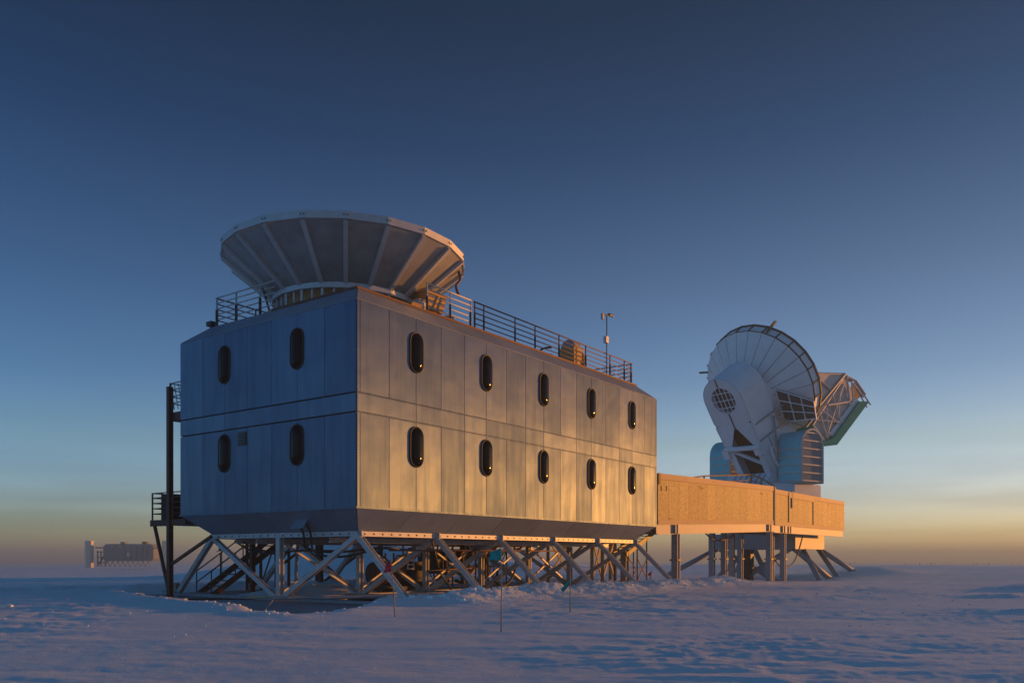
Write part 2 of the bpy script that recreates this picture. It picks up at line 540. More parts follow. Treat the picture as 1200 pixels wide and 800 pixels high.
def ground(x, y):
    x = np.asarray(x, float); y = np.asarray(y, float)
    r = np.hypot(x, y)
    lr = np.log(r + 1)
    kl = [(0, .0), (8, .03), (14, .08), (20, .1), (30, .15), (44, .32), (55, .2), (75, -.4), (110, -1.3), (170, -2.4), (300, -3.0), (1000, -6.), (5000, -25)]
    kr = [(0, .0), (8, .03), (14, .08), (20, .1), (30, .1), (44, .05), (60, -.1), (85, .15), (115, .3), (150, -.5), (300, -2.2), (1000, -6.), (5000, -25)]
    zl = np.interp(lr, [math.log(a + 1) for a, b in kl], [b for a, b in kl])
    zr = np.interp(lr, [math.log(a + 1) for a, b in kr], [b for a, b in kr])
    t = sstep(-.15, .25, x / (np.abs(y) + 1e-3) * np.where(y > 0, 1, 0))
    z = zl * (1 - t) + zr * t
    # building frame
    dx, dy = x - C0[0], y - C0[1]
    u = dx * CU + dy * SU; v = -dx * SU + dy * CU
    # drift ridge along the outer feet of the long side
    ridge = np.exp(-((v + 2.3) / 1.25) ** 2) * sstep(-1.0, 1.6, u) * (1 - sstep(22, 30, u))
    z = z + ridge * (.27 + .22 * fbm(u * .5, v * .8, 3))
    # big drift behind the laboratory
    z = z + 2.9 * np.exp(-(((x + 10.5) / 8.5) ** 2 + ((y - 62) / 9) ** 2)) * (1 + .25 * fbm(x * .15, y * .15, 3))
    z = z + 1.2 * np.exp(-(((x - 2) / 7) ** 2 + ((y - 70) / 9) ** 2))
    # scoop round the telescope foundation, bank on its far side
    z = z - .55 * np.exp(-(((u - 44) / 9) ** 2 + ((v - 4) / 6) ** 2))
    z = z + .55 * np.exp(-(((u - 58) / 4.) ** 2 + ((v + 1.5) / 3.) ** 2))
    # relief: broad swells, wind-cut sastrugi, lumps
    far = 1 / (1 + (r / 160) ** 2)
    z = z + .10 * fbm(x * .06, y * .09, 3) * sstep(6, 20, r) + .5 * fbm(x * .012, y * .012, 3) * sstep(60, 220, r) * (1 - .5 * t)
    xs = x + 1.2 * noise(x * .2, y * .2); ys = y + .5 * noise(x * .3 + 5, y * .3)
    s1 = fbm(xs * .28 + ys * .06, ys * 1.1 - xs * .05, 4, .55)
    patch = sstep(-.15, .35, noise(x * .11 + 31, y * .16 + 7))
    z = z + (.022 + .035 * patch) * s1 * sstep(3, 9, r) * (.3 + .7 * far)
    s2 = fbm(xs * 1.1, ys * 3.2, 3, .6)
    z = z + (.008 + .016 * patch) * s2 * (1 - sstep(35, 70, r))
    # wind crust: thin plates with crisp scalloped edges, lying across the view
    c1 = noise(xs * .33 + 11, ys * 1.25 + 3) + .35 * noise(xs * 1.3, ys * 3.9)
    c2 = noise(xs * .8 - 40, ys * 2.7 + 9) + .4 * noise(xs * 2.9, ys * 7.1)
    near_ = 1 - sstep(45, 110, r)
    z = z + near_ * sstep(2, 6, r) * (.018 * sstep(.06, .14, c1) * (.15 + .85 * patch) + .013 * sstep(.10, .18, c2) * patch)
    # trampled rough ground left of the laboratory and rubble on the ridge
    rough = np.exp(-(((x + 14) / 6) ** 2 + ((y - 31) / 6) ** 2)) + 1.5 * ridge
    z = z + rough * (.10 * np.abs(fbm(x * 1.5, y * 1.5, 4, .6)) + .03 * fbm(x * 5, y * 5, 2))
    # larger isolated sastrugi
    for cx, cy, L_, W_, h_ in [(24, 36, 3.4, .8, .32), (28, 41, 4, .7, .25), (17, 29, 1.6, .5, .16), (38, 46, 5, .8, .3), (-14.5, 21.5, 1.0, .5, .16), (13, 21, 1.4, .35, .08)]:
        q = ((x - cx) / L_) ** 2 + ((y - cy - .12 * (x - cx)) / W_) ** 2
        z = z + h_ * np.exp(-q) * (.55 + 1.1 * np.abs(fbm(x * .9 + 3, y * 1.8, 4, .6)))
    # the bare ice: snow dips below it
    sd = poly_sd(x, y) + .35 * fbm(x * .7, y * .7, 3)
    lipz = .10 * np.exp(-((sd - .5) / .7) ** 2)
    z = z + np.where(v < -.5, .35, 1.0) * lipz * np.where((r < 45), 1, 0)
    k = sstep(-.35, .25, sd)
    z = z * k + (-.18) * (1 - k)
    return z


def gz(x, y):
    return float(ground(np.array([x]), np.array([y]))[0])


def build_ground():
    fine = np.radians(np.arange(-46, 46.01, .2))
    coarse = np.radians(np.arange(50, 311, 6.0))
    ang = np.concatenate([fine, coarse])
    rad = [1.5]
    while rad[-1] < 4500:
        r = rad[-1]
        rad.append(r * (1.010 if r < 60 else 1.02 if r < 300 else 1.06) + (0.02 if r < 8 else 0))
    rad = np.array(rad)
    A, R = np.meshgrid(ang, rad)
    X = np.sin(A) * R; Y = np.cos(A) * R
    Z = ground(X, Y)
    n, m = len(rad), len(ang)
    verts = np.stack([X, Y, Z], -1).reshape(-1, 3)
    i = np.arange(n - 1)[:, None]; j = np.arange(m)[None, :]
    j2 = (j + 1) % m
    quads = np.stack([i * m + j + 0 * i, (i * m + j2), ((i + 1) * m + j2), ((i + 1) * m + j)], -1).reshape(-1, 4)
    quads = quads[:, ::-1]
    c = len(verts)
    verts = np.vstack([verts, [[0, 0, float(ground(np.array([0.]), np.array([.01]))[0])]]])
    me = bpy.data.meshes.new('snow_ground')
    tri = np.stack([np.full(m, c), (np.arange(m) + 1) % m, np.arange(m)], -1)
    me.from_pydata(verts.tolist(), [], quads.tolist() + tri.tolist())
    me.polygons.foreach_set('use_smooth', np.ones(len(me.polygons), bool))
    me.materials.append(M['snow'])
    o = link(bpy.data.objects.new('snow_ground', me))
    tag(o, 'wind packed blue grey snow reaching to the horizon', None, kind='structure')
    return o


build_ground()
mb = MB()
mb.add([(p[0], p[1], 0.0) for p in poly], [tuple(range(len(poly)))])
# a slightly larger sheet than the opening, hidden under the snow outside it
cx_ = sum(p[0] for p in poly) / len(poly); cy_ = sum(p[1] for p in poly) / len(poly)
mb = MB()
big = [(cx_ + (p[0] - cx_) * 1.12, cy_ + (p[1] - cy_) * 1.12) for p in poly]
n_ = len(big)
mb.add([(p[0], p[1], -.03) for p in big] + [(cx_, cy_, -.03)], [((i + 1) % n_, n_, i) if False else (i, (i + 1) % n_, n_) for i in range(n_)])
o = mb.build('ice_pad', M['ice'], kind='structure', label='bare grey ice pad under the raised laboratory')

# loose snow chunks: along the drift, round the ice edge and scattered in front
mb = MB()


def chunk(p, s):
    vs = []
    for dx, dy, dz in [(-1, -1, -.6), (1, -1, -.6), (1, 1, -.6), (-1, 1, -.6), (-1, -1, .6), (1, -1, .6), (1, 1, .6), (-1, 1, .6)]:
        vs.append((p[0] + s * (dx * random.uniform(.4, 1)), p[1] + s * (dy * random.uniform(.4, 1)), p[2] + s * dz * random.uniform(.5, 1.1)))
    mb.hexa(vs[:4], vs[4:])


cand = []
for i in range(1700):
    u = random.uniform(.5, 23); v = -2.2 + random.gauss(0, .9)
    if v > -1.2: continue
    p = P(u, v); cand.append((p.x, p.y, random.uniform(.01, .05) * (2.2 if random.random() < .1 else 1)))
for i in range(130):
    k = random.uniform(1, len(lip) - 1.01); a = lip[int(k)].lerp(lip[int(k) + 1], k % 1)
    cand.append((a.x + random.gauss(0, .35), a.y + random.gauss(-.25, .3), random.uniform(.012, .05)))
for i in range(320):
    a = math.radians(random.uniform(-34, 34)); r = random.uniform(9, 34)
    cand.append((math.sin(a) * r, math.cos(a) * r, random.uniform(.005, .018) * r / 14))
for i in range(16):
    cand.append((-14.5 + random.gauss(0, .7), 21.7 + random.gauss(0, .25), random.uniform(.05, .14)))
xs = np.array([c[0] for c in cand]); ys = np.array([c[1] for c in cand])
zs = ground(xs, ys)
for (x, y, s), z in zip(cand, zs):
    if z > -.03: chunk((x, y, z + s * .15), s)
mb.build('snow_chunks', M['snow'], kind='stuff', label='loose broken snow chunks strewn over the drifts', cat='snow')

# ------------------------------------------------------------------ the laboratory
L, W = 20.0, 9.115
ZB, ZL, ZU, ZE, ZD, ZS = 2.974, 5.817, 6.40, 9.184, 9.822, 2.275
CI, SI = .764, .803
lab = thing('laboratory_building', P(L / 2, W / 2, 0),
            'two storey metal clad laboratory raised on splayed steel legs, oval black windows', 'building')

mb = MB()
e = .03
rings = [[(SI + e, SI + e), (L - SI - e, SI + e), (L - SI - e, W - SI - e), (SI + e, W - SI - e)], [(e, e), (L - e, e), (L - e, W - e), (e, W - e)],
         [(e, e), (L - e, e), (L - e, W - e), (e, W - e)], [(CI + e, CI + e), (L - CI - e, CI + e), (L - CI - e, W - CI - e), (CI + e, W - CI - e)]]
vs = []; fs = []
for r_, z in zip(rings, (ZS + .01, ZB + .01, ZE - .01, ZD - .02)):
    vs += [P(u, v, z) for u, v in r_]
for k in range(3):
    for i in range(4):
        j = (i + 1) % 4
        fs.append((k * 4 + i, k * 4 + j, k * 4 + 4 + j, k * 4 + 4 + i))
fs += [(3, 2, 1, 0), (12, 13, 14, 15)]
mb.add(vs, fs)
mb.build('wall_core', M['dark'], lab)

TR = .12
NPR, NPL = 16, 7
PWR, PWL = (L - 2 * TR) / NPR, (W - 2 * TR) / NPL


def clad(pts, gap=.006, t=.03, bev=.007, name='cladding_panel', m_='clad'):
    m = MB().slab(pts, t, gap, bev)
    return m.build(name, M[m_], lab)


def wall_rows(f, edges_main, edges_band, gap=.006):
    """f(s, z) maps along-wall position and height to a point; order of corners chosen by f"""
    for z0, z1, ed in ((ZB, ZL, edges_main), (ZL, ZU, edges_band), (ZU, ZE, edges_main)):
        for a, b in zip(ed[:-1], ed[1:]):
            za = z0 + (.012 if z0 in (ZL, ZU) else 0); zb = z1 - (.012 if z1 in (ZL, ZU) else 0)
            clad([f(a, za), f(b, za), f(b, zb), f(a, zb)], gap)


er = [0.0, TR] + [TR + PWR * k for k in range(1, NPR + 1)] + [L]
eb = [0.0] + [TR + PWR * k for k in (2, 4, 5, 7, 8, 10, 11, 13, 14)] + [L]
wall_rows(lambda s, z: P(s, 0, z), er, eb)                       # long side, towards the sun
el_ = [0.0] + [TR + PWL * k for k in range(1, NPL)] + [W]
ebl = [0.0, TR + PWL * 2, TR + PWL * 5, W]
wall_rows(lambda s, z: P(0, W - s, z), [W - x for x in el_[::-1]], [W - x for x in ebl[::-1]])   # short side
wall_rows(lambda s, z: P(L, s, z), el_, ebl)                     # far short side
wall_rows(lambda s, z: P(L - s, W, z), er, eb)                   # back side

# dark reveal lines above and below the storey band
for z in (ZL, ZU):
    MB().uvbox(.0, L, -.012, -.0, z - .012, z + .012).build('reveal_strip', M['clad'], lab)

# sloping roof edge and sloping belly, sheet by sheet
for (z0, z1, i0, i1) in ((ZE, ZD, 0, CI), (ZS, ZB, SI, 0)):
    for side in range(4):
        ln = L if side in (0, 2) else W

        def q(s, ins, z, side=side):
            return (P(s, ins, z), P(L - ins, s, z), P(L - s, W - ins, z), P(ins, W - s, z))[side]
        n = 8 if ln > 10 else 4
        for k in range(n):
            a, b = ln * k / n, ln * (k + 1) / n
            def cl(s, ins): return min(max(s, ins), ln - ins)
            pts = [q(cl(a, i0), i0, z0), q(cl(b, i0), i0, z0), q(cl(b, i1), i1, z1), q(cl(a, i1), i1, z1)]
            clad(pts, .004, .028, .006, 'roof_edge_sheet' if z1 == ZD else 'belly_sheet', 'sheet')
# drip flashing under the wall sheets and along the eave
MB().uvbox(-.045, L + .045, -.05, -.032, ZB - .05, ZB + .02).build('drip_flashing', M['clad'], lab)
MB().uvbox(-.05, -.032, -.03, W + .045, ZB - .05, ZB + .02).build('drip_flashing', M['clad'], lab)

MB().uvbox(CI + .02, L - CI - .02, CI + .02, W - CI - .02, ZD - .03, ZD).build('roof_deck', M['steel'], lab)
for a in ((CI - .06, L - CI + .06, CI - .06, CI + .06), (CI - .06, L - CI + .06, W - CI - .06, W - CI + .06)):
    MB().uvbox(*a, ZD + .002, ZD + .08).build('roof_kerb', M['rust'], lab)
for a in ((CI - .06, CI + .06, CI + .062, 4.9), (L - CI - .06, L - CI + .06, CI + .062, W - CI - .062)):
    MB().uvbox(*a, ZD + .002, ZD + .08).build('roof_kerb', M['rust'], lab)


# windows: capsule of bulged dark glass in a rubber frame, one mesh shared
def capsule(r, half, n=14):
    out = []
    for k in range(n + 1):
        a = math.pi * k / n
        out.append((math.cos(a) * r, half + math.sin(a) * r))
    for k in range(n + 1):
        a = math.pi + math.pi * k / n
        out.append((math.cos(a) * r, -half + math.sin(a) * r))
    return out


def ringmesh(name, rings, m, cap=True):
    """rings: list of (outline, y) with y the outward offset towards -Y"""
    vs = []; fs = []
    n = len(rings[0][0])
    for outl, y in rings:
        vs += [(p[0], -y, p[1]) for p in outl]
    for k in range(len(rings) - 1):
        for i in range(n):
            j = (i + 1) % n
            fs.append((k * n + i, k * n + j, (k + 1) * n + j, (k + 1) * n + i))
    if cap: fs.append(tuple(range((len(rings) - 1) * n, len(rings) * n)))
    me = bpy.data.meshes.new(name); me.from_pydata(vs, [], fs); me.materials.append(m)
    for p in me.polygons: p.use_smooth = True
    return me


HF = .335
glass_me = ringmesh('window', [(capsule(.29, HF), .035), (capsule(.27, HF), .066), (capsule(.22, HF), .10), (capsule(.14, HF), .128), (capsule(.05, HF), .14), (capsule(.004, HF), .141)], M['glass'])
frame_me = ringmesh('frame', [(capsule(.33, HF), .0), (capsule(.33, HF), .05), (capsule(.315, HF), .07), (capsule(.295, HF), .07), (capsule(.285, HF), .03)], M['rubber'], False)
WZ = (8.07, 5.02)
for z in WZ:
    for k in (2, 5, 8, 11, 14):
        p = P(TR + PWR * k, -.01, z)
        g = instance(glass_me, 'window', lab, p, (0, 0, YAW))
        instance(frame_me, 'frame', g, p, (0, 0, 0))
    for k in (2, 5):
        p = P(-.01, TR + PWL * k, z)
        g = instance(glass_me, 'window', lab, p, (0, 0, YAW - math.pi / 2))
        instance(frame_me, 'frame', g, p, (0, 0, 0))
    for k in (2, 5):
        p = P(L + .01, TR + PWL * k, z)
        g = instance(glass_me, 'window', lab, p, (0, 0, YAW + math.pi / 2))
        instance(frame_me, 'frame', g, p, (0, 0, 0))

# louvred vent on the short side
vv0 = TR + PWL * 4 + .04
m_ = MB(); m_.uvbox(-.06, -.031, vv0, vv0 + .46, 5.22, 5.68)
vent = m_.build('vent', M['mesh'], lab)
for k in range(5):
    z = 5.25 + k * .09
    MB().hexa([P(-.06, vv0 + .03, z), P(-.10, vv0 + .03, z - .02), P(-.10, vv0 + .43, z - .02), P(-.06, vv0 + .43, z)],
              [P(-.06, vv0 + .03, z + .02), P(-.10, vv0 + .03, z), P(-.10, vv0 + .43, z), P(-.06, vv0 + .43, z + .02)]).build('louvre', M['farwall'], vent)

# cable hatch and cables on the belly of the short side
hc = P(SI * .55 - .12, 2.9, (ZS + ZB) / 2 + .02)
MB().box(hc, VV * .62, (ZV * .5 + UV * .35), (UV * -.55 + ZV * -.4).normalized() * .04).build('cable_hatch', M['sheet'], lab)

# steel under frame
UN = [SI + (L - 2 * SI) / 5 * k for k in range(6)]
BT = ZS - .16
MB().uvbox(SI - .09, L - SI + .09, SI - .09, SI + .09, BT, ZS - .004).build('edge_beam', M['steel'], lab)
MB().uvbox(SI - .09, L - SI + .09, W - SI - .09, W - SI + .09, BT, ZS - .004).build('edge_beam', M['steel'], lab)
for u in (SI, L - SI):
    MB().uvbox(u - .09, u + .09, SI + .092, W - SI - .092, BT + .002, ZS - .006).build('edge_beam', M['steel'], lab)
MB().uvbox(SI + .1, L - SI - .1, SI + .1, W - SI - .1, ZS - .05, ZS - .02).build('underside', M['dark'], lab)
mbolt = MB()
for k in range(46):
    u = SI + .2 + k * .4
    mbolt.uvbox(u, u + .05, SI - .1, SI - .088, BT + .05, BT + .10)
for k in range(18):
    v = SI + .25 + k * .4
    mbolt.uvbox(SI - .1, SI - .088, v, v + .05, BT + .05, BT + .10)
mbolt.build('bolt_row', M['dark'], lab, kind='stuff')
FO = 2.35
for i, u in enumerate(UN):
    zt = BT + .02
    for s, v0, v1 in ((-1, SI, SI - FO), (1, W - SI, W - SI + FO)):
        MB().ibeam(P(u, v0 - s * .0, zt + .05), P(u, v1, -.02), .17, .17, .028, UV).build('outer_leg', M['steel'], lab)
        vc = W / 2 - (-s) * 0
        MB().ibeam(P(u, v0, zt), P(u, W / 2 - (.16 if s < 0 else -.16), .08), .16, .16, .028, UV).build('inner_leg', M['steel'], lab)
        MB().box(P(u, v0, zt + .04), UV * .03, VV * .42, ZV * .24).build('gusset', M['steel'], lab)
    MB().ibeam(P(u, W / 2, .1), P(u, W / 2, ZS - .06), .2, .2, .03, UV).build('centre_post', M['steel'], lab)
    MB().uvbox(u - .1, u + .1, SI - FO - .15, W - SI + FO + .5, .0, .1).build('ground_beam', M['galv'], lab)
    MB().ibeam(P(u, SI + .1, BT + .08), P(u, W - SI - .1, BT + .08), .14, .16, .02).build('cross_beam', M['steel'], lab)
for v in (W / 2, SI - FO + .05, W - SI + FO - .05):
    for a, b in zip(UN[:-1], UN[1:]):
        MB().uvbox(a + .102, b - .102, v - .08, v + .08, .01, .09).build('ground_beam', M['galv'], lab)
for v in (2.2, W / 2 + 1.4, W - 2.0):
    MB().ibeam(P(SI + .1, v, BT - .1), P(L - SI - .1, v, BT - .1), .12, .16, .02).build('joist', M['steel'], lab)
for a, b in zip(UN[:-1], UN[1:]):
    for z0, z1 in ((.12, BT - .05), (BT - .05, .12)):
        MB().bar(P(a, W / 2 + .12 + (.1 if z0 < 1 else 0), z0), P(b, W / 2 + .12 + (.1 if z0 < 1 else 0), z1), .07, .07).build('brace', M['steel'], lab)
# foot plate with bolts at the outer corner of the short side
fp = P(SI, W - SI + FO, 0)
MB().box(fp + VV * .35 + ZV * .13, UV * .3, VV * .9, ZV * .06).build('foot_plate', M['galv'], lab)
MB().box(fp + VV * .05 + ZV * .32, UV * .16, VV * .25, ZV * .3).build('foot_block', M['timber'], lab)

# ------------------------------------------------------------------ pipes and cables under the laboratory
def pipe(name, pts, r, m, label, cat, group=None, n=8):
    return MB().tube(pts, r, n).build(name, m, smooth=True, label=label, cat=cat, group=group)


def curve(pts, k=8):
    """Catmull-Rom through pts"""
    p = [Vector(a) for a in pts]; p = [p[0]] + p + [p[-1]]
    out = []
    for i in range(1, len(p) - 2):
        for j in range(k):
            t = j / k
            a, b, c, d = p[i - 1], p[i], p[i + 1], p[i + 2]
            out.append(.5 * ((2 * b) + (c - a) * t + (2 * a - 5 * b + 4 * c - d) * t * t + (3 * b - a - 3 * c + d) * t ** 3))
    out.append(p[-2])
    return out


for dv, dd, lb in ((0, 0, 'thick black cable looping below the belly hatch, outer one of two'), (-.35, .14, 'thick black cable looping below the belly hatch, inner one of two')):
    pipe('hanging_cable', curve([hc + VV * (dv + .12) - ZV * .06 + UV * .0, P(.45, 2.95 + dv, 2.25), P(.62, 2.9 + dv, 1.75 - dd), P(1.2, 2.2 + dv, 1.62 - dd), P(1.6, .9 + dv, 1.75), P(2.2, .4, 1.72)]), .038, M['rubber'],
         lb, 'cable')
pipe('hanging_cable', curve([P(1.2, 7.6, 2.05), P(1.3, 6.9, 1.72), P(1.4, 5.8, 1.58), P(1.5, 4.4, 1.68), P(1.5, 2.2, 1.66)]), .035, M['rubber'], 'black cable sagging behind the short side bracing', 'cable')
pipe('hanging_cable', curve([P(1.2, 7.2, 2.05), P(1.3, 6.7, 1.8), P(1.5, 6.0, 1.66), P(1.6, 5.2, 1.64)]), .028, M['rubber'], 'short black cable sagging beside the rusty column', 'cable')
pipe('conduit', [P(2.0, .6, 1.68), P(7.6, 1.0, 1.70), P(14, 1.2, 1.72)], .028, M['rust'], 'thin rusty conduit running below the long side beam', 'pipe')
pipe('conduit', [P(3.4, .2, 1.0), P(8.2, 2.2, 1.02)], .03, M['rust'], 'rusty pipe crossing the legs at half height', 'pipe')
for k, (v, r, lb) in enumerate(((.1, .06, 'grey pipe on the ice pad along the long side, bent down at its end'), (.55, .045, 'slim grey pipe on the ice pad inside the bent one'))):
    pts = [P(-.2 + k, v + 1.6, .2), P(2.5, v + .5, .2), P(4.0, v - .45, .2), P(4.6, v - .9, .17), P(4.75, v - 1.15, .02)] if k == 0 else [P(-.8, v + 2.4, .17), P(3.6, v + .9, .17), P(7.5, v + .5, .17)]
    pipe('ground_pipe', curve(pts, 6), r, M['galv'], lb, 'pipe')
pipe('ground_pipe', [P(-.6, 4.4, .16), P(2.6, 1.4, .14)], .04, M['timber'], 'pale timber rail lying on the ice pad', 'rail')
pipe('hose', curve([P(3.5, 6.9, 1.9), P(3.5, 7.0, 1.0), P(3.5, 7.0, .5), P(3.2, 6.8, .22), P(2.6, 6.4, .16), P(2.2, 6.1, .12)]), .06, M['galv'], 'grey duct hose bending onto the ice pad', 'hose')
pipe('hanging_cable', curve([P(4.4, .9, 2.05), P(4.6, .9, 1.5), P(5.2, 1.2, .9), P(5.6, 1.2, .5), P(5.7, 1.0, .1)]), .035, M['rubber'], 'black cable dropping from the long side to the ice', 'cable')
pipe('hanging_cable', curve([P(12.2, 3, 1.9), P(12.3, 3, 1.1), P(12.0, 3, .5), P(11.4, 3, .22), P(10.9, 3.1, .4)]), .04, M['rubber'], 'black cable coiled low behind the centre legs', 'cable')

pipe('anchor_rod', [P(SI - .1, W / 2 + .1, .12), at(309, 717, 20.6)], .012, M['galv'], 'thin steel rod slanting from the short side base into the snow', 'rod')
sf = thing('scaffold_frame', P(14.5, 8.2, 0), 'rusty scaffold frame of crossed tubes in the shade under the laboratory', 'scaffold')
for k, u in enumerate((11.4, 12.5, 13.6, 14.7, 15.8, 16.9, 18.0)):
    for v in (7.7, 8.9):
        MB().tube([P(u, v, 0), P(u, v, BT - .1)], .045, 6).build('standard', M['rust'] if (k + int(v)) % 2 else M['timber'], sf)
    if k < 6:
        MB().tube([P(u, 7.7, .25 if k % 2 else 1.75), P(u + 1.1, 7.7, 1.75 if k % 2 else .25)], .03, 6).build('brace', M['rust'], sf)
        MB().tube([P(u, 8.9, 1.75 if k % 2 else .25), P(u + 1.1, 8.9, .25 if k % 2 else 1.75)], .03, 6).build('brace', M['rust'], sf)
for v in (7.7, 8.9):
    for z in (.95, 1.8):
        MB().tube([P(11.2, v, z), P(18.2, v, z)], .035, 6).build('ledger', M['rust'], sf)
# fuel tank, pump set and a ladder frame in the shade below the floor
eq = thing('pump_skid', P(8.3, 6.6, 0), 'dark pump set with rusty drum on a skid under the laboratory', 'machine')
MB().uvbox(6.9, 10.2, 5.9, 7.3, .08, .22).build('skid', M['darkmetal'], eq)
MB().tube([P(7.2, 6.6, .75), P(8.7, 6.6, .75)], .5, 18).build('drum', M['rust'], eq, smooth=False)
MB().uvbox(8.9, 10.0, 6.1, 7.1, .22, 1.25).build('motor_housing', M['darkmetal'], eq)
MB().tube([P(9.4, 6.6, 1.25), P(9.4, 6.6, 1.85)], .09, 10).build('exhaust', M['rust'], eq)
MB().tube([P(9.4, 6.05, .9), P(9.4, 5.6, .9), P(9.4, 5.5, 1.6)], .05).build('pipe', M['yellow'], eq)
MB().tube([P(7.7, 6.1, 1.1), P(7.7, 5.7, 1.5), P(8.9, 5.6, 1.5)], .05).build('pipe', M['yellow'], eq)
for k in range(3):
    MB().tube([P(7.4 + k * .5, 6.6, 1.22), P(7.4 + k * .5, 6.6, 1.62)], .04).build('valve', M['orange'], eq)
eq = thing('duct_rack', P(12.6, 6.2, 0), 'tangle of dark ducts and rusty pipes hung below the floor', 'machine')
for k in range(7):
    u = 10.8 + k * .55
    MB().tube([P(u, 6.0 + .3 * math.sin(k * 2.1), BT - .1), P(u + .1, 6.0 + .3 * math.sin(k * 2.1), .5 + .25 * math.cos(k * 1.7)), P(u + .4, 6.4, .35)], .05 + .02 * (k % 3)).build('pipe', M['rust'] if k % 2 else M['darkmetal'], eq)
MB().uvbox(10.6, 15.0, 5.8, 6.6, 1.45, 1.75).build('duct', M['darkmetal'], eq)
MB().uvbox(11.0, 13.6, 6.6, 7.6, .7, 1.5).build('housing', M['darkmetal'], eq)
for k in range(5):
    MB().tube([P(11 + k * .8, 5.7, 1.55), P(11.25 + k * .8, 5.7, 1.9)], .045).build('valve', M['orange'], eq)
lf = thing('hanging_ladder', P(6.9, 4.0, 1.0), 'short pale perforated ladder hung beside a centre post', 'ladder')
for d in (0, .34):
    MB().bar(P(6.6 + d, 4.1, .95), P(6.6 + d, 4.1, 1.72), .07, .05).build('stile', M['steel'], lf)
for k in range(5):
    MB().bar(P(6.6, 4.1, 1.0 + k * .16), P(6.94, 4.1, 1.0 + k * .16), .05, .05).build('rung', M['steel'], lf)
for (u, v, l, r_, lb) in ((3.2, 3.4, 2.6, .3, 'long weathered plank lying on the ice near the short side'), (5.6, 3.2, 2.2, -.2, 'weathered plank lying on the ice between the centre legs'),
                          (9.6, 1.4, 3.2, .1, 'weathered plank lying on the ice along the long side')):
    d = UV * math.cos(r_) + VV * math.sin(r_)
    MB().box(P(u, v, .03), d * l, Vector((-d.y, d.x, 0)) * .22, ZV * .05).build('plank', M['timber'], label=lb, cat='plank')

# heap of snow blown in under the floor
def heap(c, rx, ry, h, lb):
    m = MB(); n, k = 36, 12; vs = []; fs = []
    for j in range(k + 1):
        for i in range(n):
            a = 2 * math.pi * i / n; q = j / k
            x = c.x + math.cos(a) * rx * q; y = c.y + math.sin(a) * ry * q
            zz = h * (1 - q * q) ** 1.3 + .10 * h * float(fbm(np.array([x * 2.5]), np.array([y * 2.5]), 3)[0]) * 4 * (1 - q) - .05
            vs.append((x, y, zz))
    for j in range(k):
        for i in range(n):
            b = (i + 1) % n
            fs.append((j * n + i, (j + 1) * n + i, (j + 1) * n + b, j * n + b))
    m.add(vs, fs)
    return m.build('snow_heap', M['snow'], smooth=True, label=lb, cat='snow heap')


heap(P(4.6, 7.2), 3.2, 2.2, .4, 'low snow heap blown in below the floor behind the short side bracing')
heap(P(8.2, 9.6), 3.4, 1.8, .45, 'low snow heap behind the pump set')

# ------------------------------------------------------------------ flared shield on the roof
SC_ = P(3.78, W / 2 + .0, 0)
NS = 20
ph0 = math.atan2(-SC_.y, -SC_.x)
sh = thing('flared_ground_shield', (SC_.x, SC_.y, ZD), 'wide flared polygonal metal shield of ribbed panels standing on the laboratory roof', 'shield')
R1, R2, Z1, Z2 = 2.52, 4.3, 10.74, 12.17


def cp(k, r, z):
    a = ph0 + 2 * math.pi * k / NS
    return Vector((SC_.x + math.cos(a) * r, SC_.y + math.sin(a) * r, z))


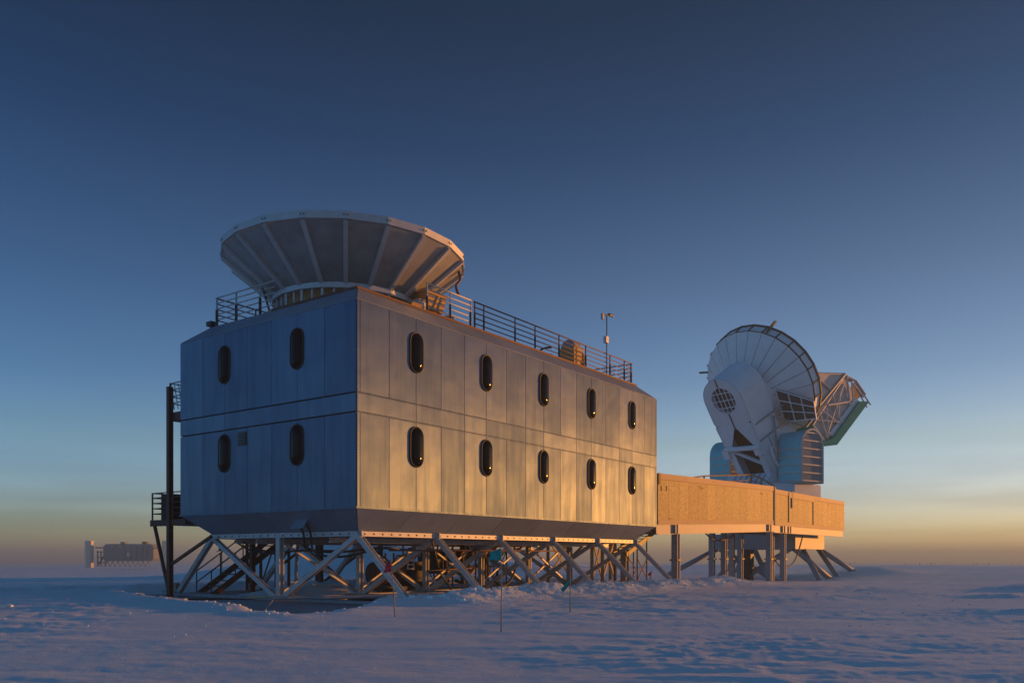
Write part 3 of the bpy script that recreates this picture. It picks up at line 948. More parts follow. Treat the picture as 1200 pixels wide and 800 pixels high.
for k in range(NS):
    a0, a1, b0, b1 = cp(k, R1, Z1), cp(k + 1, R1, Z1), cp(k, R2, Z2), cp(k + 1, R2, Z2)
    MB().slab([a0, a1, b1, b0], .02, .01, 0).build('panel', M['panel'], sh)
    nrm = (a1 - a0).cross(b0 - a0).normalized()
    rad_ = (cp(k, 1, 0) - Vector((SC_.x, SC_.y, 0))).normalized()
    no = Vector((rad_.x * (Z2 - Z1), rad_.y * (Z2 - Z1), -(R2 - R1))).normalized()
    rb = MB().bar(a0 + no * .07, b0 + no * .07, .15, .11, no).build('rib', M['rib'], sh)
    # rim and base ring segments
    c0, c1 = cp(k, R2 + .09, 0), cp(k + 1, R2 + .09, 0)
    d0, d1 = cp(k, R2 - .02, 0), cp(k + 1, R2 - .02, 0)
    MB().hexa([d0 + ZV * Z2, d1 + ZV * Z2, c1 + ZV * Z2, c0 + ZV * Z2], [d0 + ZV * (Z2 + .24), d1 + ZV * (Z2 + .24), c1 + ZV * (Z2 + .24), c0 + ZV * (Z2 + .24)]).build('rim_segment', M['rib'], sh)
    jb = MB()
    t_ = Vector((-rad_.y, rad_.x, 0))
    for s in (-1, 1):
        jb.box(cp(k, R2 + .095, Z2 + .12) + t_ * .06 * s, t_ * .035, rad_ * .02, ZV * .04)
    jb.build('bolt_pair', M['dark'], sh)
    c0, c1 = cp(k, R1 + .12, 0), cp(k + 1, R1 + .12, 0); d0, d1 = cp(k, R1 - .1, 0), cp(k + 1, R1 - .1, 0)
    MB().hexa([d0 + ZV * (Z1 - .2), d1 + ZV * (Z1 - .2), c1 + ZV * (Z1 - .2), c0 + ZV * (Z1 - .2)], [d0 + ZV * (Z1 - .02), d1 + ZV * (Z1 - .02), c1 + ZV * (Z1 - .02), c0 + ZV * (Z1 - .02)]).build('base_ring_segment', M['rib'], sh)
    # open box frame below the ring
    f0, f1 = cp(k, R1 - .02, 0), cp(k + 1, R1 - .02, 0)
    MB().bar(f0 + ZV * (ZD + .1), f0 + ZV * (Z1 - .2), .1, .08).build('frame_post', M['rib'], sh)
    mid = (f0 + f1) / 2
    MB().bar(mid + ZV * (ZD + .1), mid + ZV * (Z1 - .2), .06, .06).build('frame_post', M['rib'], sh)
    MB().bar(f0 + ZV * (ZD + .14), f1 + ZV * (ZD + .14), .08, .1).build('frame_sill', M['rib'], sh)
    # plywood lining behind the frame
    g0, g1 = cp(k, R1 - .3, 0), cp(k + 1, R1 - .3, 0)
    MB().slab([g0 + ZV * ZD, g1 + ZV * ZD, g1 + ZV * (Z1 - .1), g0 + ZV * (Z1 - .1)], .02).build('lining_board', M['ply'], sh)
plat = thing('timber_platform', (SC_.x, SC_.y, ZD), 'timber platform edge below the flared shield on the roof', 'platform')
for k in range(NS):
    h0, h1 = cp(k, R1 + .55, 0), cp(k + 1, R1 + .55, 0)
    i0, i1 = cp(k, R1 - .4, 0), cp(k + 1, R1 - .4, 0)
    MB().hexa([i0 + ZV * (ZD + .004), i1 + ZV * (ZD + .004), h1 + ZV * (ZD + .004), h0 + ZV * (ZD + .004)],
              [i0 + ZV * (ZD + .09), i1 + ZV * (ZD + .09), h1 + ZV * (ZD + .09), h0 + ZV * (ZD + .09)]).build('board', M['timber'], plat)
MB().tube(curve([cp(4.6, R2 - .2, Z2), cp(4.6, R2 - .1, Z2 - .4), cp(4.5, R2 - .25, Z2 - .7), cp(4.4, R2 - .15, Z2 - 1.1)]), .05).build('dangling_strap', M['rust'], label='rusty strap dangling from the shield rim above the roof railing', cat='strap')

# ------------------------------------------------------------------ roof railings
def railing(pts, posts, m, pm, label, h=1.0, n=5, cap_u=False):
    root = thing('roof_railing', pts[0], label, 'railing', None)
    for k in range(n):
        z = h - k * h / n
        for a, b in zip(pts[:-1], pts[1:]):
            MB().tube([a + ZV * z, b + ZV * z], .021 if k else .027, 6).build('rail', m, root, smooth=True)
    for p in posts:
        MB().tube([p, p + ZV * h], .03, 6).build('post', m, root, smooth=True)
        MB().bar(p - ZV * .02, p + ZV * h * .55, .11, .07).build('post_sleeve', pm, root)
    return root


rz = ZD + .08
RV = CI + .1
railing([P(4.1, RV, rz), P(6.55, RV, rz)], [P(4.12, RV, rz), P(5.35, RV, rz), P(6.5, RV, rz)], M['white_rail'], M['rubber'],
        'short off white roof railing beside the flared shield, long side')
railing([P(6.7, RV, rz), P(L - RV, RV, rz)], [P(u, RV, rz) for u in (6.75, 7.3, 9.3, 10.7, 12.5, 14.7, 16.9, 18.3, 19.0)], M['rust'], M['rubber'],
        'long rusty brown roof railing along the sunlit long side')
railing([P(L - RV, RV + .05, rz), P(L - RV, W - RV, rz)], [P(L - RV, v, rz) for v in (.95, 3.2, 5.6, 8.2)], M['rust'], M['rubber'],
        'rusty brown roof railing across the end above the wooden walkway')
railing([P(RV, W - RV, rz), P(RV, 6.0, rz), P(RV, 4.9, rz)], [P(RV, v, rz) for v in (8.2, 7.05, 5.7)], M['steel'], M['rubber'],
        'grey roof railing above the blue short side, left of the shield')
railing([P(RV + .06, W - RV, rz), P(L - RV - .06, W - RV, rz)], [P(u, W - RV, rz) for u in (2.6, 4.6, 6.6, 8.6, 10.6, 12.6, 14.6, 16.6)], M['rust'], M['rubber'],
        'rusty roof railing along the back edge behind the shield')
MB().box(P(CI - .02, W - CI + .05, ZD + .14), UV * .18, VV * .3, ZV * .16).build('floodlight', M['rubber'], label='small black floodlight at the roof corner below the grey railing', cat='light')
MB().tube([P(RV, 5.55, rz + .85), P(RV + .1, 5.3, rz + .02)], .04).build('shield_prop', M['rubber'], label='black prop leaning from the shield to the roof edge', cat='strut')

# roof clutter
bx = thing('plywood_crate', P(5.3, 1.9, ZD), 'tall yellow plywood crate on the roof behind the off white railing', 'crate')
MB().hexa([P(4.9, 1.5, ZD + .5), P(5.7, 1.5, ZD + .5), P(5.7, 2.3, ZD + .5), P(4.9, 2.3, ZD + .5)], [P(4.75, 1.4, ZD + 1.1), P(5.8, 1.4, ZD + 1.1), P(5.8, 2.4, ZD + 1.1), P(4.75, 2.4, ZD + 1.1)]).build('hopper', M['ply'], bx)
MB().uvbox(5.0, 5.6, 1.6, 2.2, ZD, ZD + .5).build('base', M['ply'], bx)
MB().uvbox(4.7, 5.85, 1.38, 2.42, ZD + 1.1, ZD + 1.15).build('lid', M['timber'], bx)
for (u, v, w_, h_, m, lb) in ((4.45, 1.55, .45, .62, 'white_rail', 'white box on the roof beside the yellow crate'), (6.1, 1.6, .35, .45, 'white_rail', 'small white canister box on the roof beyond the yellow crate'),
                              (3.9, 1.4, .5, .35, 'ply', 'low plywood box on the roof under the shield')):
    root = thing('storage_box', P(u, v, ZD), lb, 'box')
    MB().uvbox(u - w_ / 2, u + w_ / 2, v - w_ / 2, v + w_ / 2, ZD, ZD + h_).build('body', M[m], root)
    MB().uvbox(u - w_ / 2 - .02, u + w_ / 2 + .02, v - w_ / 2 - .02, v + w_ / 2 + .02, ZD + h_, ZD + h_ + .04).build('lid', M[m], root)
hut = thing('instrument_box', P(15.1, 2.0, ZD), 'plywood instrument box with rounded silver top on the roof', 'instrument')
MB().uvbox(14.75, 15.55, 1.5, 2.3, ZD, ZD + 1.15).build('body', M['ply'], hut)
vs = []; fs = []
for k in range(13):
    a = math.pi * k / 12
    for u in (14.85, 15.45):
        vs.append(P(u, 1.9 + math.cos(a) * .38, ZD + 1.15 + math.sin(a) * .38))
for k in range(12):
    fs.append((2 * k, 2 * k + 1, 2 * k + 3, 2 * k + 2))
fs += [tuple(range(0, 26, 2)), tuple(range(25, 0, -2))]
MB().add(vs, fs).build('rounded_top', M['galv'], hut)
MB().uvbox(15.65, 15.78, 1.5, 2.1, ZD, ZD + .95).build('side_board', M['timber'], hut)
pipe('cable_coil', curve([P(12.6 + .25 * math.cos(a), 1.6 + .25 * math.sin(a), ZD + .1 + .05 * a) for a in [x * .8 for x in range(17)]], 3), .045, M['rubber'], 'black cable coil on the roof before the instrument box', 'cable', n=6)
for u, lb in ((12.1, 'grey sack lying on the roof kerb, farther from the instrument box'), (13.2, 'grey sack lying on the roof at the instrument box foot')):
    m = MB(); n = 10
    pts = [P(u - .2, 1.45, ZD + .1), P(u - .05, 1.45, ZD + .16), P(u + .15, 1.5, ZD + .15), P(u + .3, 1.5, ZD + .08)]
    m.tube(curve(pts, 4), .1, 10, r1=.07).build('sack', M['steel'], smooth=True, label=lb, cat='sack')
mast = thing('weather_mast', P(16.50, RV, rz), 'thin weather mast with wind vane clamped to the roof railing', 'mast')
MB().tube([P(16.50, RV - .06, rz), P(16.50, RV - .06, rz + 2.75)], .024, 8).build('pole', M['darkmetal'], mast, smooth=True)
MB().tube([P(16.15, RV - .06, rz + 2.72), P(16.80, RV - .06, rz + 2.82)], .03, 6).build('cross_arm', M['darkmetal'], mast)
MB().box(P(16.10, RV - .06, rz + 2.62), UV * .12, VV * .1, ZV * .26).build('wind_vane', M['galv'], mast)
MB().tube([P(16.70, RV - .06, rz + 2.84), P(17.05, RV - .06, rz + 2.86)], .07, 8).build('anemometer', M['rubber'], mast)
MB().box(P(16.40, RV - .08, rz + 1.6), UV * .22, VV * .16, ZV * .3).build('junction_box', M['steel'], mast)

# ------------------------------------------------------------------ rusty stair tower behind the laboratory
VB = 10.2
st = thing('steel_stair_tower', P(3, VB, 0), 'rusty brown steel landings and stairs bolted to the back of the laboratory', 'staircase')
for i, u in enumerate((.23, 3.9, 7.5, 11.2)):
    top = 7.8 if i == 0 else 2.9
    MB().ibeam(P(u, VB, -.1), P(u, VB, top), .18, .18, .03, UV).build('column', M['rust'], st)
MB().bar(P(.3, 11.35, 2.7), P(.23, VB + .1, .25), .1, .1).build('brace', M['rust'], st)
MB().bar(P(.23, VB, 1.15), P(.5, 8.0, 2.2), .1, .1).build('brace', M['rust'], st)
MB().bar(P(3.9, VB, .25), P(7.5, VB, 2.4), .09, .09).build('brace', M['rust'], st)
MB().bar(P(7.5, VB, .25), P(11.2, VB, 2.4), .09, .09).build('brace', M['rust'], st)
for u in (4.6, 5.3, 6.1, 6.8, 8.4):
    MB().tube([P(u, VB + 1.3, -.05), P(u, VB + 1.3, 2.4)], .07, 8).build('prop', M['rust'], st)
for (a, b) in ((4.6, 5.3), (5.3, 6.1), (6.1, 6.8)):
    MB().bar(P(a, VB + 1.3, .2), P(b, VB + 1.3, 2.2), .05, .05).build('brace', M['rust'], st)
# lower landing, grating floor of planks and its rails
MB().uvbox(.25, 2.4, 9.2, 11.5, 2.68, 2.78).build('landing_frame', M['rust'], st)
for k in range(8):
    MB().uvbox(.26 + k * .26, .5 + k * .26, 9.2, 11.5, 2.785, 2.82).build('tread', M['rust'], st)
MB().uvbox(.22, .248, 9.2, 11.52, 2.62, 2.86).build('fascia', M['rust'], st)
for z in (.3, .5, .7, .9, 1.08):
    MB().tube([P(.28, 9.3, 2.8 + z), P(.28, 11.45, 2.8 + z)], .022, 6).build('rail', M['rust'], st)
    MB().tube([P(.28, 11.45, 2.8 + z), P(2.3, 11.45, 2.8 + z)], .022, 6).build('rail', M['rust'], st)
for v in (9.4, 10.1, 10.8, 11.45):
    MB().bar(P(.28, v, 2.8), P(.28, v, 3.9), .05, .05).build('post', M['rust'], st)
for u in (.8, 1.6, 2.3):
    MB().bar(P(u, 11.45, 2.8), P(u, 11.45, 3.9), .05, .05).build('post', M['rust'], st)
MB().uvbox(.6, 2.2, 10.6, 11.3, 2.83, 3.85).build('stored_crate', M['darkmetal'], st)
# upper landing
MB().uvbox(.3, 2.4, 9.2, 10.35, 6.55, 6.85).build('landing_frame', M['rust'], st)
for z in (.3, .55, .8, 1.05):
    MB().tube([P(.32, 9.3, 6.9 + z), P(.32, 10.3, 6.9 + z)], .024, 6).build('rail', M['steel'], st)
    MB().tube([P(.32, 10.3, 6.9 + z), P(2.3, 10.3, 6.9 + z)], .024, 6).build('rail', M['steel'], st)
for v in (9.3, 10.3):
    MB().bar(P(.32, v, 6.85), P(.32, v, 7.97), .06, .06).build('post', M['rust'], st)
for k in range(4):
    MB().bar(P(.32, 9.3 + .25 * k, 6.95), P(.32, 9.55 + .25 * k, 7.9), .025, .025).build('lattice_bar', M['steel'], st)
# flight between the landings and flight down to the snow


def flight(u0, z0, u1, z1, v0, v1, n):
    for v in (v0, v1):
        MB().bar(P(u0, v, z0), P(u1, v, z1), .05, .24).build('stringer', M['rust'], st)
        for h in (.55, 1.0):
            MB().tube([P(u0, v, z0 + h), P(u1, v, z1 + h)], .026, 6).build('handrail', M['rust'], st)
        for k in range(5):
            t = k / 4
            MB().tube([P(u0 + (u1 - u0) * t, v, z0 + (z1 - z0) * t), P(u0 + (u1 - u0) * t, v, z0 + (z1 - z0) * t + 1.0)], .026, 6).build('baluster', M['rust'], st)
    for k in range(n):
        t = (k + .5) / n
        u = u0 + (u1 - u0) * t; z = z0 + (z1 - z0) * t
        MB().uvbox(u - .13, u + .13, v0 + .03, v1 - .03, z - .01, z + .03).build('tread', M['rust'], st)


flight(2.2, -.1, 6.6, 2.75, 10.5, 11.5, 12)
flight(2.4, 2.8, 7.4, 6.7, 9.4, 10.1, 18)
MB().uvbox(6.6, 8.8, 9.3, 11.6, 2.66, 2.76).build('landing_frame', M['rust'], st)

# timber trestle at the far end, with its own stair
tr = thing('timber_trestle', P(22.5, 6, 0), 'braced timber trestle with stair between laboratory and walkway', 'trestle')
grid = [(20.9, 4.2), (22.0, 4.2), (23.4, 4.2), (21.2, 7.2), (23.6, 7.2), (25.0, 5.4)]
for u, v in grid:
    MB().bar(P(u, v, -.15), P(u, v, 3.0), .17, .17).build('post', M['timber'], tr)
for (a, b) in ((0, 1), (1, 2), (3, 4), (0, 3), (2, 5)):
    for z0, z1 in ((.2, 2.5), (2.5, .2)):
        p, q_ = grid[a], grid[b]
        MB().bar(P(p[0], p[1], z0), P(q_[0], q_[1], z1), .06, .11).build('brace', M['timber'], tr)
MB().uvbox(20.7, 25.2, 4.0, 7.4, 3.0, 3.12).build('deck', M['timber'], tr)
for s in (4.4, 5.5):
    MB().bar(P(16.2, s + 5, .0), P(20.6, s + 5, 2.9), .06, .22).build('stringer', M['timber'], tr)
for k in range(13):
    t = (k + .5) / 13
    MB().uvbox(16.2 + 4.4 * t - .12, 16.2 + 4.4 * t + .12, 9.43, 10.47, 2.9 * t - .01, 2.9 * t + .03).build('tread', M['steel'], tr)
# dark steel stair dropping from the walkway end
ds = thing('dark_steel_stair', P(24.5, 2.6, 0), 'dark steel stair frame under the near end of the wooden walkway', 'staircase')
for v in (2.2, 3.0):
    MB().bar(P(21.0, v, 1.55), P(24.6, v, 2.95), .06, .22).build('stringer', M['rubber'], ds)
for k in range(9):
    t = (k + .5) / 9
    MB().uvbox(21 + 3.6 * t - .12, 21 + 3.6 * t + .12, 2.24, 2.96, 1.55 + 1.4 * t, 1.59 + 1.4 * t).build('tread', M['rubber'], ds)
for u, v in ((21.2, 2.2), (22.2, 2.2), (23.3, 2.2), (21.2, 3.0), (23.3, 3.0)):
    MB().bar(P(u, v, -.1), P(u, v, 1.6 + (u - 21) * .39), .06, .06).build('post', M['rust'], ds)
for a, b, z0, z1 in ((21.2, 22.2, .1, .8), (22.2, 23.3, .2, 1.3), (21.2, 22.2, 1.4, .75), (22.2, 23.3, 1.4, .3), (21.2, 23.3, .78, .78)):
    MB().bar(P(a, 2.2, z0), P(b, 2.2, z1), .04, .04).build('brace', M['rust'], ds)

# ------------------------------------------------------------------ wooden walkway on steel posts
def on_face(px, py, v=0.0):
    return on_plane(px, py, P(.32, v, 0), VV)


def zz(px, py):
    return on_face(px, py).z


def uu(px):
    p = on_face(px, 600) - Vector((C0[0], C0[1], 0))
    return p.x * CU + p.y * SU


WA, WB_, WC = 20.12, uu(907), uu(988.6)
wk = thing('wooden_walkway', P(37, 1.5, 0), 'long raised walkway walled with orange strand board on grey steel posts', 'walkway')
bot0, bot1, top0, top1 = zz(773, 613.7), zz(907, 613.2), zz(773, 554.5), zz(907, 569.8)
bot2, top2 = zz(988.6, 621.2), zz(988.6, 587.6)
bot1b, top1b = zz(909, 614.5), zz(909, 573.0)


def run(ua, ub, za, zb, u):
    return za + (zb - za) * (u - ua) / (ub - ua)


def boards(ua, ub, ba, bb, ta, tb, name):
    n = round((ub - ua) / 1.22)
    for k in range(n):
        a = ua + (ub - ua) * k / n; b = ua + (ub - ua) * (k + 1) / n
        pts = [P(a, 0, run(ua, ub, ba, bb, a) + .2), P(b, 0, run(ua, ub, ba, bb, b) + .2), P(b, 0, run(ua, ub, ta, tb, b) - .32), P(a, 0, run(ua, ub, ta, tb, a) - .32)]
        o = MB().slab(pts, .025, .009).build('strand_board', M['osb'], wk)
    # solid wall behind, cap and sill boards
    MB().hexa([P(ua, .005, ba), P(ub, .005, bb), P(ub, .14, bb), P(ua, .14, ba)], [P(ua, .005, ta - .02), P(ub, .005, tb - .02), P(ub, .14, tb - .02), P(ua, .14, ta - .02)]).build('wall_frame', M['timber'], wk)
    q = max(2, round((ub - ua) / 3.6))
    for k in range(q):
        a = ua + (ub - ua) * k / q + .004; b = ua + (ub - ua) * (k + 1) / q - .004
        for o0, o1, base, nm in ((-.30, 0, (ta, tb), 'cap_board'), (0, .20, (ba, bb), 'sill_board')):
            z0a, z0b = run(ua, ub, *base, a), run(ua, ub, *base, b)
            MB().hexa([P(a, -.05, z0a + o0), P(b, -.05, z0b + o0), P(b, .004, z0b + o0), P(a, .004, z0a + o0)],
                      [P(a, -.05, z0a + o1), P(b, -.05, z0b + o1), P(b, .004, z0b + o1), P(a, .004, z0a + o1)]).build(nm, M['timber'], wk)
    # back wall and floor
    MB().hexa([P(ua, 3.1, ba), P(ub, 3.1, bb), P(ub, 3.24, bb), P(ua, 3.24, ba)], [P(ua, 3.1, ta - .4), P(ub, 3.1, tb - .4), P(ub, 3.24, tb - .4), P(ua, 3.24, ta - .4)]).build('back_wall', M['osb'], wk)
    MB().hexa([P(ua, .142, ba), P(ub, .142, bb), P(ub, 3.098, bb), P(ua, 3.098, ba)], [P(ua, .142, ba + .12), P(ub, .142, bb + .12), P(ub, 3.098, bb + .12), P(ua, 3.098, ba + .12)]).build('floor', M['timber'], wk)
    for v in (.08, 3.16):
        h = .52
        MB().ibeam(P(ua, v, ba - h / 2 - .01), P(ub, v, bb - h / 2 - .01), .2, h, .03).build('steel_beam', M['galv'], wk)
    for k in range(6):
        a = ua + (ub - ua) * (k + .5) / 6
        z = run(ua, ub, ba, bb, a)
        MB().ibeam(P(a, .2, z - .2), P(a, 3.05, z - .2), .12, .3, .02).build('cross_joist', M['galv'], wk)


boards(WA, WB_ - .12, bot0, bot1, top0, top1, 'a')
boards(WB_ + .12, WC, bot1b, bot2, top1b, top2, 'b')
# dark joint strip between the two runs, corner trim at the laboratory, end wall
MB().uvbox(WB_ - .115, WB_ + .115, -.09, .12, bot1 - .1, top1 - .03).build('joint_strip', M['farwall'], wk)
MB().uvbox(WA + .0, WA + .22, -.07, -.052, top0 - .55, top0 + .01).build('corner_trim', M['rust'], wk)
MB().uvbox(WC + .002, WC + .12, -.02, 3.2, bot2, top2).build('end_wall', M['osb'], wk)
# access hatch with raised header on the far run
ha, hb = uu(924), uu(952)
MB().uvbox(ha, hb, -.085, -.052, top1b - .42, top1b - .02).build('hatch_header', M['timber'], wk)
MB().uvbox(ha - .1, ha - .01, -.08, -.03, bot1b + .25, top1b - .05).build('hatch_jamb', M['timber'], wk)
MB().uvbox(hb + .01, hb + .1, -.08, -.03, bot1b + .25, top1b - .2).build('hatch_jamb', M['timber'], wk)
MB().uvbox(ha + .5, ha + .8, -.10, -.03, top1b - 1.1, top1b + .05).build('steel_strap', M['farwall'], wk)
# maker's stamps and small marks on the boards
for px, py, n in ((820, 571, 4), (891, 578, 4), (970, 591, 3), (784, 609, 4)):
    p0 = on_face(px, py, -.031)
    m = MB()
    for k in range(n):
        for j in range(2):
            if (k + j * 2) % 3:
                m.box(p0 + UV * (.14 * k) + ZV * (.07 * j - .03 * k), UV * .1, VV * .004, ZV * .035)
            else:
                m.box(p0 + UV * (.14 * k) + ZV * (.07 * j), UV * .035, VV * .004, ZV * .06)
    m.build('board_stamp', M['ink'], wk)
for px in (775, 781):
    p0 = on_face(px, 572, -.031)
    MB().box(p0, UV * .1, VV * .01, ZV * .26).build('slot', M['ink'], wk)
# posts: pairs with clamp collars
def post(u, v, w_=.34):
    zt = (run(WA, WB_, bot0, bot1, u) if u < WB_ else run(WB_, WC, bot1b, bot2, u)) - .5
    p = P(u, v, 0); g = gz(p.x, p.y) - .2
    o = MB().ibeam(P(u, v, g), P(u, v, zt - .02), w_, w_, .045, UV).build('post', M['galv'], wk)
    MB().uvbox(u - .24, u + .24, v - .24, v + .24, g + .2, g + .24).build('foot_plate', M['galv'], wk)
    for s in (-1, 1):
        MB().uvbox(u - .26, u + .26, v + s * .2 - .03, v + s * .2 + .03, 1.25, 1.33).build('clamp', M['darkmetal'], wk)
    MB().uvbox(u - .2, u + .2, v - .16 if v > 1 else -.14, v + .16 if v > 1 else -.052, zt + .0, zt + .46).build('bracket', M['galv'], wk)


for u, v in ((22.4, .08), (22.6, 3.16), (uu(904) - .2, .08), (uu(919), .08), (36.6, 3.16), (39.6, 3.16), (35.6, 3.6), (41.5, 1.6), (uu(926), .5), (38.0, 3.16)):
    post(u, v)
MB().tube(curve([P(33.0, 3.0, 3.0), P(34.5, 3.0, 2.55), P(36.5, 3.0, 2.6), P(38, 3.0, 2.95)]), .05).build('hanging_cable', M['rust'], label='brown cable sagging below the walkway between rear posts', cat='cable')
MB().tube(curve([P(45.5, .6, 3.0), P(44.2, .6, 1.6), P(42.5, .5, .85), P(40.5, .5, .7), P(38.8, .5, 1.3)]), .05).build('hanging_cable', M['rubber'], label='black cable drooping from the far walkway run to the posts', cat='cable')

# ------------------------------------------------------------------ radio telescope
TA = Vector((.82, .572, 0)).normalized(); TBv = Vector((-TA.y, TA.x, 0))
EPS = math.radians(34)
TD = TA * math.cos(EPS) + ZV * math.sin(EPS)
TW = -TA * math.sin(EPS) + ZV * math.cos(EPS)
TC = Vector((20.75, 68.4, 0))
TZ = 9.9                                   # elevation axis height
TO = TC + ZV * TZ


def T(d, b, w_):
    return TO + TD * d + TBv * b + TW * w_


def H(a, b, z):
    return TC + TA * a + TBv * b + ZV * z


tel = thing('radio_telescope', TC, 'large pale dish telescope seen from behind with blue arched housings', 'telescope')
# conical dish back from separate panels with dark joints, hub, rim
NP = 26
DC = (0.25, 4.75)
def dp(k, r, d):
    a = 2 * math.pi * (k + .5) / NP
    return T(d, DC[0] + math.cos(a) * r, DC[1] + math.sin(a) * r)


RH, RR = 2.35, 4.9
DH, DR = 0.9, 2.5
for k in range(NP):
    MB().slab([dp(k, RH, DH), dp(k, RR, DR), dp(k + 1, RR, DR), dp(k + 1, RH, DH)], .04, .022).build('dish_panel', M['telwhite'], tel)
    MB().slab([dp(k, RR + .02, DR + .12), dp(k, RR + .06, DR + .82), dp(k + 1, RR + .06, DR + .82), dp(k + 1, RR + .02, DR + .12)], .03, .03).build('rim_plate', M['telwhite'], tel)
    MB().bar(dp(k, RR + .02, DR), dp(k, RR + .10, DR + .82), .09, .10, TD).build('rim_strut', M['seam'], tel)
    MB().bar(dp(k, RR + .10, DR + .84), dp(k + 1, RR + .10, DR + .84), .14, .14, TD).build('rim_band', M['seam'], tel)
# dark lining just inside the joints, and the mirror on the sky side
vs = []; fs = []
for d, r in ((DH + .05, RH), (DR + .06, RR - .02)):
    vs += [dp(k, r, d) for k in range(NP)]
for k in range(NP):
    fs.append((k, NP + k, NP + (k + 1) % NP, (k + 1) % NP))
MB().add(vs, fs).build('dish_lining', M['seam'], tel)
vs = []; fs = []
rr_ = [RR, 4.2, 3.0, 1.6, .2]
for r in rr_:
    vs += [dp(k, r, DR + .3 - 1.1 * (1 - (r / RR) ** 2)) for k in range(NP)]
for j in range(len(rr_) - 1):
    for k in range(NP):
        fs.append((j * NP + k, j * NP + (k + 1) % NP, (j + 1) * NP + (k + 1) % NP, (j + 1) * NP + k))
fs.append(tuple((len(rr_) - 1) * NP + k for k in range(NP)))
MB().add(vs, fs).build('mirror', M['galv'], tel, smooth=True)
# hub drum between the dish and the cabin
vs = []; fs = []
for d, r in ((DH - 1.0, 1.95), (DH - .55, 2.3), (DH + .02, RH + .02)):
    vs += [dp(k, r, d) for k in range(NP)]
for j in range(2):
    for k in range(NP):
        fs.append((j * NP + k, (j + 1) * NP + k, (j + 1) * NP + (k + 1) % NP, j * NP + (k + 1) % NP))
fs.append(tuple(range(NP)))
MB().add(vs, fs).build('hub', M['telwhite'], tel, smooth=True)
# warning lamp and sensor on the rim
MB().bar(dp(8.3, RR + .1, DR + .1), dp(8.3, RR + .1, DR + .1) + TA * .9 + ZV * .9, .14, .14).build('rim_lamp_arm', M['seam'], tel)
MB().bar(dp(8.3, RR + .1, DR + .2) + TA * .5 + ZV * .5, dp(8.3, RR + .1, DR + .2) + TA * .95 + ZV * .95, .2, .16).build('rim_lamp', M['yellow'], tel)
MB().bar(dp(1.5, RR - .1, DR), dp(1.5, RR + .7, DR - .1) - ZV * .2, .16, .14).build('rim_sensor', M['seam'], tel)

# receiver cabin: stadium-shaped back plate with round grille and gabled opening
CW = 1.85; CT = 6.1                       # half width, centre of the round top (along w)
CBk, CFr = -2.6, .3                        # back and front along d
LOW = -2.0
bo = -.4                                   # the cabin sits slightly to the near side
arc = [(math.cos(math.pi * k / 16) * CW, CT + math.sin(math.pi * k / 16) * CW) for k in range(17)]


def cpl(pts, d): return [T(d, p[0] + bo, p[1]) for p in pts]


# shell (sides and round top)
prof = [(CW * .8, LOW)] + arc + [(-CW * .8, LOW)]
for i in range(len(prof) - 1):
    a, b = prof[i], prof[i + 1]
    big_ = i in (0, len(prof) - 2)
    MB().slab([T(CBk, a[0] + bo, a[1]), T(CBk, b[0] + bo, b[1]), T(CFr, b[0] + bo, b[1]), T(CFr, a[0] + bo, a[1])][::-1], .05).build('cabin_side' if big_ else 'cabin_roof_sheet', M['telwhite'], tel)
# back plate around the grille hole
GR = 1.08
gc = (0, CT)
ns = 32
outer = []
ring = []
for k in range(ns):
    a = 2 * math.pi * k / ns
    c, s = math.cos(a), math.sin(a)
    ring.append((c * GR, CT + s * GR))
    if s >= 0: outer.append((c * CW, CT + s * CW))
    else:
        t = min(CW / max(abs(c), 1e-6), 2.15 / max(-s, 1e-6))
        outer.append((c * t, CT + s * t))
vs = [T(CBk, p[0] + bo, p[1]) for p in outer] + [T(CBk, p[0] + bo, p[1]) for p in ring] + [T(CBk + .35, p[0] + bo, p[1]) for p in ring]
fs = []
for k in range(ns):
    j = (k + 1) % ns
    fs.append((k, j, ns + j, ns + k)); fs.append((ns + k, ns + j, 2 * ns + j, 2 * ns + k))
MB().add(vs, fs).build('back_plate', M['telwhite'], tel)
gr = MB(); gr.add([T(CBk + .34, p[0] + bo, p[1]) for p in ring], [tuple(range(ns))])
grille = gr.build('grille', M['mesh'], tel)
for k in (-2, -1, 0, 1, 2):
    x = k * .39; h = math.sqrt(max(0.01, GR ** 2 - x ** 2))
    if abs(k) == 2: h *= .95
    MB().bar(T(CBk + .06, x + bo, CT - h), T(CBk + .06, x + bo, CT + h), .055, .06, TD).build('grille_bar', M['telwhite'], grille)
    if abs(k) < 2:
        y = k * .62; h = math.sqrt(GR ** 2 - y ** 2)
        MB().bar(T(CBk + .03, bo - h, CT + y), T(CBk + .03, bo + h, CT + y), .06, .05, TD).build('grille_bar', M['telwhite'], grille)
